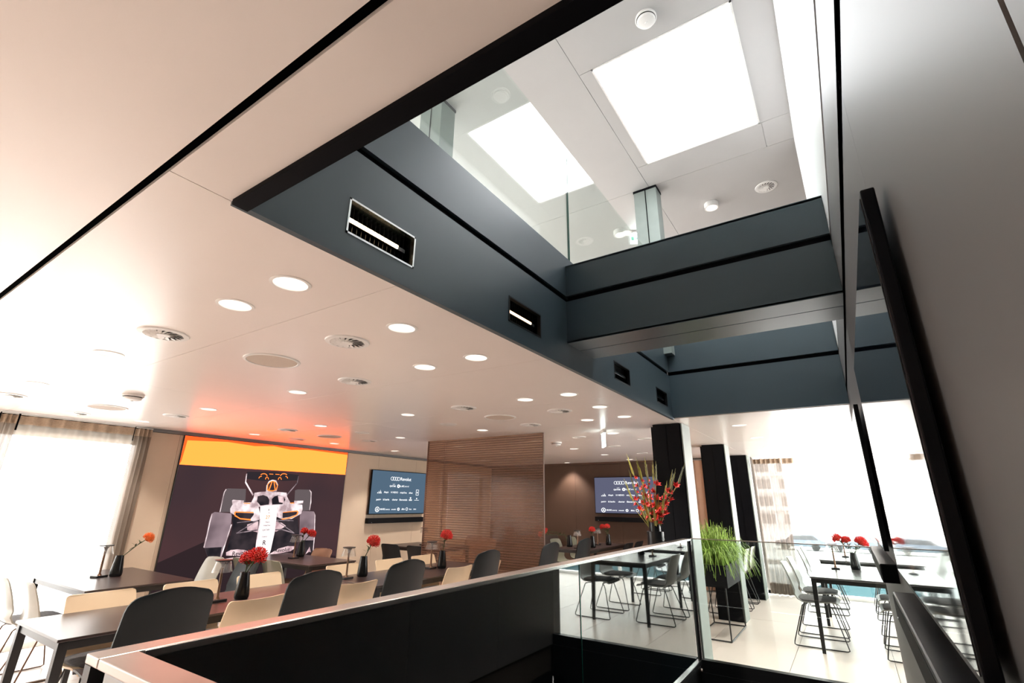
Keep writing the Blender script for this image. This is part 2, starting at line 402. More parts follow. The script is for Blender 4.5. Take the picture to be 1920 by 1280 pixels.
ff = MB().box(5.15, 5.2, -.15, 1.40, 2.34, 3.12).build('wall_fascia_far', 'black_gap'); struct(ff, 'slate grey fascia at the far end of the void', 'wall')
MB().box(5.12, 5.15, -.148, FY, FZ[0]-.01, FZ[1]).build('fascia_panel', 'slate', ff); MB().box(5.12, 5.15, -.148, FY, FZ[2], FZ[3]).build('fascia_panel', 'slate', ff)
fn = MB().box(.54, .575, -.15, 1.40, 2.345, 3.12).build('wall_fascia_near', 'black_gap'); struct(fn, 'slate fascia above the near edge of the void', 'wall')
MB().box(.575, .60, -.148, FY, 2.36, FZ[3]).build('fascia_panel', 'slate', fn); MB().box(.565, .612, -.148, FY, 2.312, 2.36).build('edge_trim', 'black_gap', fn)
bm_ = MB().box(2.76, 3.14, -.149, FY, 2.50, 3.04).build('beam', 'black_gap'); struct(bm_, 'dark slate cross beam spanning the void', 'beam')
for x0, x1 in ((2.74, 2.76), (3.14, 3.16)):
    MB().box(x0, x1, -.149, FY, 2.49, 2.785).build('beam_panel', 'slate', bm_); MB().box(x0, x1, -.149, FY, 2.825, 3.05).build('beam_panel', 'slate', bm_)
MB().box(2.74, 2.93, -.149, FY, 2.485, 2.50).build('beam_panel', 'slate', bm_); MB().box(2.938, 3.16, -.149, FY, 2.485, 2.50).build('beam_panel', 'slate', bm_)
MB().box(2.74, 3.16, -.149, FY, 3.04, 3.055).build('beam_panel', 'slate', bm_)

# --- upper storey
m = MB()
for r_ in cut((-3.2, 9.2, -2.2, 6.0), (.54, 5.20, -.17, 1.53)): m.box(*r_, 2.86, 3.0)
struct(m.build('floor_upper', 'floor_tile'), 'floor slab of the storey above', 'floor')
SKX = (3.10, 4.59); SKY_ = (.12, 1.265); ZU = 5.10
cu = MB().box(-3.2, 9.2, -2.2, 6.0, ZU+.16, ZU+.22).build('ceiling_upper', 'upper_white'); struct(cu, 'white panel ceiling of the storey above', 'ceiling')
def up(x0, x1, y0, y1): MB().box(x0+.002, x1-.002, y0+.002, y1-.002, ZU, ZU+.02).build('ceiling_panel', 'upper_white', cu)
up(-3.2, 2.63, -2.2, 1.38); up(-3.2, 2.63, 1.38, 6.0); up(5.0, 9.2, -2.2, 1.38); up(5.0, 9.2, 1.38, 6.0); up(2.63, 5.0, 1.38, 6.0)
up(2.63, SKX[0], -.15, 1.38); up(SKX[1], 5.0, .10, 1.38); up(SKX[1], 5.0, -2.2, .10); up(SKX[0], SKX[1], SKY_[1], 1.38); up(SKX[0], SKX[1], -2.2, SKY_[0])
up(2.63, SKX[0], -2.2, -.15)
m = MB().box(9.2, 9.3, -2.2, 6.0, 3.0, 5.3).box(-3.3, -3.2, -2.2, 6.0, 3.0, 5.3).box(-3.2, 9.2, -2.3, -2.2, 3.0, 5.3)
struct(m.build('wall_upper', 'upper_white'), 'white walls of the storey above', 'wall')
window(4, 'glazed front of the storey above beyond the balustrade', 'y', 6.02, -3.2, 9.2, 3.0, 5.2, [-.8, 1.6, 4.0, 6.4])
sk = thing('skylight_panel', 'large glowing rectangular light panel in the upper ceiling', 'light panel', (3.845, .69, ZU))
m = MB()
for a, b, c, d in ((-.745, .745, -.575, -.560), (-.745, .745, .560, .575), (-.745, -.730, -.575, .575), (.730, .745, -.575, .575)): m.box(a, b, c, d, -.004, .03)
m.build('frame', 'white_plastic', sk); MB().box(-.73, .73, -.56, .56, .010, .02).build('diffuser', 'sky_panel', sk)
def upcolumn(x, y, lab):
    c = MB().box(x, x+.19, y, y+.27, 3.0, 5.08).build('column', 'column_side'); struct(c, lab, 'column')
    MB().box(x-.004, x, y+.125, y+.135, 3.0, 5.08).build('joint', 'black_gap', c); MB().box(x-.006, x+.196, y-.006, y+.276, 5.07, 5.098).build('top_plate', 'black_column', c)
upcolumn(5.0, 1.30, 'grey green metal column in the upper storey behind the beam'); upcolumn(2.62, 2.57, 'grey green metal column seen through the upper glass balustrade')

# --- lower columns
def column(x0, x1, y0, y1, lab):
    c = MB().box(x0+.03, x1, y0, y1, 0, 2.31).build('column', 'black_column'); struct(c, lab, 'column')
    MB().box(x0, x0+.03, y0+.012, y1-.03, 0.005, 2.328).build('front_panel', 'black_column', c, bevel=.003)
    MB().box(x0-.0, x1, y0-.012, y0, 0.0, 2.325).build('side_cladding', 'column_side', c)
    MB().box(x0+.05, x1-.03, y0+.02, y1-.02, 2.31, 2.33).build('head', 'black_column', c)
    MB().box(x0-.003, x0, y0+.16, y0+.164, 0.01, 2.30).build('joint', 'black_gap', c)
column(5.45, 5.78, 1.40, 1.74, 'black column with grey side strip behind the tall flower vase')
column(7.74, 8.05, 1.40, 1.74, 'black column with grey side strip behind the grass planter')
column(9.68, 9.98, 1.40, 1.74, 'black column beside the sheer curtain at the far window')

# ================================================================== RAILINGS
r = thing('stair_railing', 'long railing of glossy black glass with metal handrail beside the stairs', 'railing', (0, 0, 0))
MB().box(.56, 2.885, 1.42, 1.436, .095, 1.13).build('glass_panel', 'black_glass', r); MB().box(2.892, 5.385, 1.42, 1.436, .095, 1.13).build('glass_panel', 'black_glass', r)
MB().box(2.885, 2.892, 1.417, 1.437, .095, 1.13).build('glass_edge', 'glass_edge', r)
MB().box(.515, 5.40, 1.405, 1.475, 1.130, 1.150).build('handrail', 'rail_metal', r, bevel=.003); MB().box(.60, 5.40, 1.399, 1.405, 1.132, 1.149).build('edge_strip', 'steel', r, bevel=.002)
MB().box(.56, 5.385, 1.398, 1.437, .055, .095).build('base_profile', 'steel', r, bevel=.004); MB().box(.56, 5.385, 1.415, 1.45, -.25, .055).build('skirt', 'black_metal', r)
MB().box(.515, .55, 1.437, 1.470, -.01, 1.13).build('corner_post', 'black_metal', r)
r = thing('stair_railing', 'near railing with pinkish metal handrail crossing the bottom left corner', 'railing', (0, 0, 0))
MB().box(.530, .546, -.14, 1.405, .09, 1.13).build('glass_panel', 'black_glass', r); MB().box(.515, .590, -.145, 1.404, 1.130, 1.150).build('handrail', 'rail_metal', r, bevel=.003)
MB().box(.525, .551, -.14, 1.405, 0.0, .09).build('base_profile', 'black_metal', r)
r = thing('glass_railing', 'clear glass railing at the far end of the stair opening', 'railing', (0, 0, 0))
MB().box(5.388, 5.402, -.145, 1.395, .10, 1.148).build('glass_panel', 'clear_glass', r); MB().box(5.386, 5.404, -.145, 1.395, 1.148, 1.156).build('top_strip', 'rail_metal', r)
MB().box(5.36, 5.43, -.145, 1.395, .0, .10).build('base_profile', 'black_metal', r); MB().box(5.35, 5.395, -.145, 1.395, -.3, .0).build('skirt', 'black_metal', r)
r = thing('glass_railing', 'clear glass balustrade on top of the upper fascia mirroring the light panel', 'railing', (0, 0, 0))
for a, b in ((.62, 2.815), (2.825, 5.10)): MB().box(a, b, 1.387, 1.399, 3.132, 4.12).build('glass_panel', 'clear_glass', r)
MB().box(2.815, 2.819, 1.385, 1.401, 3.132, 4.12).build('glass_edge', 'glass_edge', r); MB().box(.62, 5.10, 1.405, 1.43, 3.03, 3.12).build('base_profile', 'slate', r)

# ================================================================== CEILING FIXTURES
def lathe_obj(name, prof, mt, par, n=28, sm=40): return MB().lathe(prof, n, cap=False).build(name, mt, par, smooth=sm)
def make_downlight():
    t = thing('downlight', '', 'downlight')
    lathe_obj('trim_ring', [(.066, 0), (.068, -.004), (.080, -.003), (.081, 0)], 'lamp_white', t)
    lathe_obj('reflector', [(.067, -.001), (.060, .03), (.050, .055)], 'lamp_white', t)
    MB().lathe([(.0505, .055), (.001, .053)], 28, cap=True).build('lens', 'downlight_glow', t)
    return t
DL = make_downlight(); first = [True]
spot_d = bpy.data.lights.new('downlight_lamp', 'SPOT'); spot_d.energy = SPOT_W; spot_d.color = WARM; spot_d.spot_size = R(96); spot_d.spot_blend = 0.6; spot_d.shadow_soft_size = 0.04
ORD = ['nearest', 'second nearest', 'third nearest', 'fourth nearest', 'fifth nearest', 'sixth nearest', 'seventh nearest', 'eighth nearest', 'ninth nearest', 'tenth nearest']
ROWTXT = {'void': 'downlight in the row beside the void edge', 'second': 'downlight in the second row from the void',
          'third': 'downlight in the third row from the void', 'fourth': 'downlight in the fourth row from the void',
          'wall': 'downlight in the row closest to the picture wall', 'rear': 'unseen downlight added behind the viewer to brighten the near ceiling', 'harbour': 'downlight in the ceiling near the harbour window'}
for row, L in DOWN.items():
    for k, (x, y) in enumerate(L):
        lab = ('farthest ' if k == len(L)-1 else ORD[k]+' ')+ROWTXT[row]
        d = DL if first[0] else dup(DL); first[0] = False
        d.location = (x, y, ZC); tag(d, lab, 'downlight', 'ceiling downlights')
        lo = bpy.data.objects.new('lamp', spot_d); COL.objects.link(lo); lo.parent = d; lo.location = (0, 0, -.006)
for x, y, lab in ((5.76, .83, 'small downlight in the upper ceiling right of the grey column'), (5.76, 2.05, 'small downlight in the upper ceiling left of the grey column')):
    d = dup(DL, lab, (x, y, ZU-.062), group='upper ceiling downlights')
    for c in d.children:
        if c.type == 'LIGHT': c.location = (0, 0, -.02)
    MB().lathe([(.085, .0), (.085, .062)], 24, cap=False).build('housing', 'lamp_white', d)

def make_vent():
    t = thing('air_vent', '', 'vent')
    lathe_obj('rim', [(.088, -.002), (.094, -.009), (.118, -.006), (.122, 0)], 'white_plastic', t)
    MB().lathe([(.092, -.001), (.001, -.0012)], 28).build('cavity', 'vent_dark', t)
    lathe_obj('hub', [(.001, -.012), (.030, -.012), (.034, -.004), (.034, -.001)], 'white_plastic', t)
    base = None
    for k in range(16):
        a = 2*math.pi*k/16
        if base is None:
            m = MB(); q = []
            for rr, w, sw in ((.030, .005, 0), (.060, .009, .10), (.092, .013, .25)):
                q.append((rr*math.cos(sw)+w*math.sin(sw), rr*math.sin(sw)-w*math.cos(sw), -.0105)); q.append((rr*math.cos(sw)-w*math.sin(sw), rr*math.sin(sw)+w*math.cos(sw), -.0045))
            q += [(x, y, z+.0015) for x, y, z in q]
            m.add(q, [(0, 1, 3, 2), (2, 3, 5, 4), (6, 8, 9, 7), (8, 10, 11, 9), (0, 2, 8, 6), (2, 4, 10, 8), (1, 7, 9, 3), (3, 9, 11, 5), (4, 5, 11, 10), (0, 6, 7, 1)])
            base = m.build('vane', 'white_plastic', t)
        else:
            c = base.copy(); COL.objects.link(c); c.rotation_euler = (0, 0, a)
    return t
VT = make_vent(); fv = True
for x, y, z, lab in ((1.02, 2.96, ZC, 'large round swirl vent at the edge of the bright window glare'), (1.64, 2.21, ZC, 'round swirl vent between the first and second rows of downlights'),
                  (2.29, 2.94, ZC, 'round swirl vent beyond the big ceiling speaker'), (3.55, 2.91, ZC, 'round swirl vent just before the smaller ceiling speaker'),
                  (4.15, 2.20, ZC, 'round swirl vent near the farthest void downlights'), (4.77, 2.91, ZC, 'round swirl vent above the louvred glass partition'),
                  (1.04, 6.01, ZC, 'round swirl vent at the far left picture edge'), (1.70, 6.69, ZC, 'round swirl vent right above the sheer curtain header'),
                  (2.34, 5.92, ZC, 'round swirl vent between smoke detector and orange glow'), (3.62, 5.86, ZC, 'round swirl vent inside the orange ceiling glow'),
                  (4.27, 6.64, ZC, 'round swirl vent nearest the amber band of the picture'), (4.92, 5.83, ZC, 'round swirl vent just right of the orange ceiling glow'),
                  (5.75, .20, ZU, 'round swirl vent in the upper white ceiling')):
    v = VT if fv else dup(VT); fv = False
    v.location = (x, y, z); tag(v, lab, 'vent', 'swirl air vents')
def make_speaker():
    t = thing('ceiling_speaker', '', 'speaker')
    lathe_obj('rim', [(.150, -.003), (.153, -.008), (.168, -.006), (.170, 0)], 'white_plastic', t, 36)
    MB().lathe([(.150, -.004), (.08, -.006), (.001, -.0065)], 36).build('grille', 'speaker_cloth', t, smooth=60)
    return t
SP = make_speaker(); fs_ = True
for x, y, lab in ((1.64, 2.95, 'large round ceiling speaker between two swirl vents'), (4.17, 2.92, 'round ceiling speaker near the louvred partition'), (4.31, 5.94, 'round ceiling speaker inside the orange glow'),
                  (1.74, 5.97, 'round ceiling speaker washed out by window light')):
    v = SP if fs_ else dup(SP); fs_ = False
    v.location = (x, y, ZC); tag(v, lab, 'speaker', 'ceiling speakers')
def make_detector():
    t = thing('smoke_detector', '', 'smoke detector')
    MB().lathe([(.080, 0), (.082, -.018), (.074, -.022)], 28, cap=False).build('base', 'white_plastic', t, smooth=30)
    MB().lathe([(.066, -.020), (.064, -.028), (.060, -.030)], 28, cap=False).build('slot', 'vent_dark', t, smooth=30)
    MB().lathe([(.070, -.029), (.064, -.045), (.040, -.054), (.001, -.055)], 28, cap=False).build('cap', 'white_plastic', t, smooth=30)
    MB().lathe([(.012, -.0545), (.010, -.060), (.001, -.061)], 12, cap=False).build('sensor_tip', 'white_plastic', t, smooth=30)
    return t
DT = make_detector(); DT.location = (1.62, 5.02, ZC); tag(DT, 'white smoke detector on the ceiling in front of the curtain', 'smoke detector', 'smoke detectors')
dup(DT, 'white smoke detector on the upper ceiling near the light panel', (2.89, .70, ZU)); dup(DT, 'white smoke detector beyond the louvred partition', (6.40, 3.46, ZC))
def make_plate():
    t = thing('ceiling_cover', '', 'cover plate')
    lathe_obj('rim', [(.085, -.001), (.088, -.006), (.098, -.004), (.100, 0)], 'white_plastic', t)
    MB().lathe([(.086, -.002), (.001, -.002)], 28).build('plate', 'white_plastic', t)
    return t
PL = make_plate(); fp = True
for x, y, lab in ((6.02, 2.91, 'round white ceiling cover left of the glowing exit sign'), (6.60, 2.20, 'round white ceiling cover left of the black column'), (7.27, 2.91, 'round white ceiling cover beyond the exit sign'), (8.52, 2.90, 'round white ceiling cover above the far television'),
                  (4.27, 5.20, 'round white ceiling cover at the right end of the orange glow'), (4.27, 3.72, 'small round ceiling cover before the louvred partition')):
    v = PL if fp else dup(PL); fp = False
    v.location = (x, y, ZC); tag(v, lab, 'cover plate', 'round ceiling covers')
# lit exit signs
def exit_sign(loc, rz, lab, s=1.0):
    t = thing('exit_sign', lab, 'exit sign', loc, rz)
    MB().box(-.09*s, .09*s, -.02, .02, -.035, 0).build('housing', 'white_plastic', t); MB().box(-.085*s, .085*s, -.006, .006, -.20*s, -.035).build('sign_plate', 'exit_glow', t)
    m = MB()
    for yy in (-.0065, .0065):
        m.add([(-.07*s, yy, -.09*s), (-.03*s, yy, -.09*s), (-.03*s, yy, -.15*s), (-.07*s, yy, -.15*s)], [(0, 1, 2, 3)])
        m.add([(-.015*s, yy, -.112*s), (.03*s, yy, -.112*s), (.03*s, yy, -.09*s), (.07*s, yy, -.12*s), (.03*s, yy, -.15*s), (.03*s, yy, -.128*s), (-.015*s, yy, -.128*s)], [tuple(range(7))])
    m.build('pictogram', 'exit_green', t)
exit_sign((5.62, 2.38, ZC), R(35), 'glowing exit sign hanging from the ceiling before the black column'); exit_sign((5.88, 1.86, ZU), R(-60), 'small lit exit sign under the upper ceiling beside the grey column')

# ================================================================== RECESSED FASCIA LIGHTS
SL = ['bright recessed linear light in the fascia, nearest of the four', 'recessed dotted light in the fascia left of the beam', 'recessed light in the fascia just beyond the beam', 'smallest recessed light at the far end of the fascia']
for k, (a, b) in enumerate(SPOTS):
    t = thing('recessed_light', SL[k], 'light', ((a+b)/2, FY, (SZ[0]+SZ[1])/2), group='recessed fascia lights'); hw = (b-a)/2; hh = (SZ[1]-SZ[0])/2
    m = MB(); f = .008
    for q in ((-hw, hw, -hh, -hh+f), (-hw, hw, hh-f, hh), (-hw, -hw+f, -hh, hh), (hw-f, hw, -hh, hh)): m.box(q[0], q[1], -.003, .02, q[2], q[3])
    m.build('frame', 'steel' if k == 0 else 'black_metal', t)
    m = MB().box(-hw, hw, .11, .115, -hh, hh).box(-hw, hw, .02, .11, hh-.004, hh).box(-hw, hw, .02, .11, -hh, -hh+.004).box(-hw, -hw+.004, .02, .11, -hh, hh).box(hw-.004, hw, .02, .11, -hh, hh)
    m.build('housing', 'black_glass', t)
    MB().box(-hw+.01, hw-.03, .027, .034, -.008, .008).build('led_bar', 'black_metal', t)
    m = MB()
    for j in range(14):
        x = -hw+.02+j*.019
        m.box(x-.0075, x+.0075, .020, .027, -.006, .006)
    m.build('led_row', ['led_hot', 'led_dim', 'black_glass', 'black_glass'][k], t)
    base = None
    for j in range(15):
        x = -hw+.0105+j*.0222
        if base is None: base = MB().box(-.0012, .0012, .040, .090, -hh+.006, hh-.006).build('louvre_fin', 'black_plastic', t)
        else:
            c_ = base.copy(); COL.objects.link(c_)
            c_.location = (j*.0222, 0, 0)
            continue
        base.location = (0, 0, 0)
        for v_ in base.data.vertices: v_.co.x += x

# ================================================================== TELEVISIONS, SOUNDBARS
def decal(name, mats, par, items, frame):
    """flat print: items = (colour index, polygon | (verts, faces)) in 2-D; frame maps (u, v, layer) to 3-D"""
    m = MB()
    for k, (mi, sh) in enumerate(items):
        if isinstance(sh, tuple) and len(sh) == 2 and isinstance(sh[1], list) and sh[1] and isinstance(sh[1][0], tuple) and isinstance(sh[1][0][0], int):
            v, f = sh
        else: v, f = sh, [tuple(range(len(sh)))]
        m.add([frame(p[0], p[1], k) for p in v], f, mi)
    return m.build(name, mats, par)
def ring2(cx, cy, ro, ri, n=20):
    v = []
    for j in range(n): a = 2*math.pi*j/n; v += [(cx+ro*math.cos(a), cy+ro*math.sin(a)), (cx+ri*math.cos(a), cy+ri*math.sin(a))]
    return (v, [(2*j, 2*((j+1) % n), 2*((j+1) % n)+1, 2*j+1) for j in range(n)])
def txt(s, cx, cy, size, bold=0.0):
    v, f = text_mesh(s, size, bold); return ([(cx+x, cy+y) for x, y in v], f)
def sponsor_items():
    it = []
    for k in range(4): it.append((0, ring2(-.165+k*.042, .215, .030, .023)))
    it.append((0, txt('Revolut', .11, .192, .072, .001)))
    it += [(0, txt('QATAR', -.145, .085, .036, .001)), (0, txt('VISIT', -.125, .118, .022)), (0, ring2(-.030, .100, .028, .010)), (0, txt('bp', .018, .090, .040)), (0, txt('Castrol', .125, .090, .040)), (0, ring2(.058, .102, .014, .001))]
    y = -.02; it += [(0, [(-.43, y), (-.405, y), (-.418, y+.02)]), (0, [(-.40, y), (-.375, y), (-.40, y+.038)]), (0, [(-.37, y), (-.345, y), (-.375, y+.055)])]
    for s, x in (('Aleph', -.26), ('H NEXO', -.10), ('ninjaOne', .08), ('allset', .235)): it.append((0, txt(s, x, y+.008, .038, .0006)))
    for q in ((.345, .405, y+.068, y+.075), (.345, .405, y-.018, y-.011), (.345, .352, y-.018, y+.075), (.398, .405, y-.018, y+.075), (.365, .385, y+.015, y+.04)): it.append((0, [(q[0], q[2]), (q[1], q[2]), (q[1], q[3]), (q[0], q[3])]))
    y = -.125
    for s, x in (('perk+', -.39), ('ld berlin', -.25), ('charter', -.08), ('Elementale', .09)): it.append((0, txt(s, x, y, .037, .0008)))
    for q in ((.205, .27, y, y+.018), (.225, .25, y+.028, y+.055), (.32, .42, y+.006, y+.012), (.36, .38, y+.025, y+.045)): it.append((0, [(q[0], q[2]), (q[1], q[2]), (q[1], q[3]), (q[0], q[3])]))
    y = -.27
    it += [(0, ring2(-.40, y+.01, .040, .029)), (0, txt('A', -.40, y-.012, .06, .001))]
    for s, x, z in (('MARE', -.30, .036), ('energy', -.205, .030), ('avanade', -.09, .028), ('ride', .105, .034), ('fleet', .25, .028), ('zwo', .345, .034)): it.append((0, txt(s, x, y, z, .0006)))
    it += [(0, ring2(.005, y+.01, .024, .010)), (0, ring2(.175, y+.012, .024, .016)), (0, [(.065, y), (.085, y+.03), (.095, y)])]
    return it
SPI = sponsor_items()
def television(lab, sblab, loc, rz, w=1.43, h=.80, on=None, gap=.06, dp=.034):
    """faces local +x, centred on its back at loc"""
    t = thing('television', lab, 'television', loc, rz)
    MB().box(0, dp, -w/2, w/2, -h/2, h/2).build('casing', 'black_plastic', t, bevel=.003)
    MB().box(dp, dp+.002, -w/2+.012, w/2-.012, -h/2+.016, h/2-.012).build('screen', on or 'tv_screen_off', t)
    MB().box(-(.036 if dp > .03 else .016), 0, -.25, .25, -.15, .15).build('wall_bracket', 'black_metal', t)
    if on:
        s = w/1.10
        decal('screen_print', ['screen_white'], t, SPI, lambda u, v, k: (dp+.0026, u*s, v*s*.90))
    b = thing('soundbar', sblab, 'soundbar', (loc[0], loc[1], loc[2]-h/2-gap-.045), rz)
    MB().box(-.03, .055, -w/2-.005, w/2+.005, -.045, .045).build('body', 'black_plastic', b, bevel=.006)
    MB().box(.055, .0565, -w/2+.02, w/2-.02, -.036, .036).build('grille', 'black_matte', b); MB().box(.0565, .0575, -w/2+.07, -w/2+.078, -.03, -.026).build('indicator', 'screen_white', b)
    return t
# local +x must face the room; local +y runs to the left as seen from the front, so print u is mirrored there
television('television showing white sponsor logos on slate blue beside the racing car picture', 'black soundbar under the slate blue television', (6.97, 7.262, 1.635), R(-90), 1.43, .79, 'screen_blue')
television('television with white sponsor logos on the brown far wall', 'black soundbar under the television on the brown wall', (10.062, 3.815, 1.645), R(180), 1.40, .74, 'screen_violet')
television('dark television on the grey wall, large and closest to the viewer', 'black soundbar under the closest dark television', (1.70, -.134, 1.64), R(90), 1.43, .79, dp=.022)
television('dark television on the grey wall, farther one near the harbour tables', 'black soundbar under the farther dark wall television', (4.05, -.134, 1.645), R(90), 1.43, .77, dp=.022)

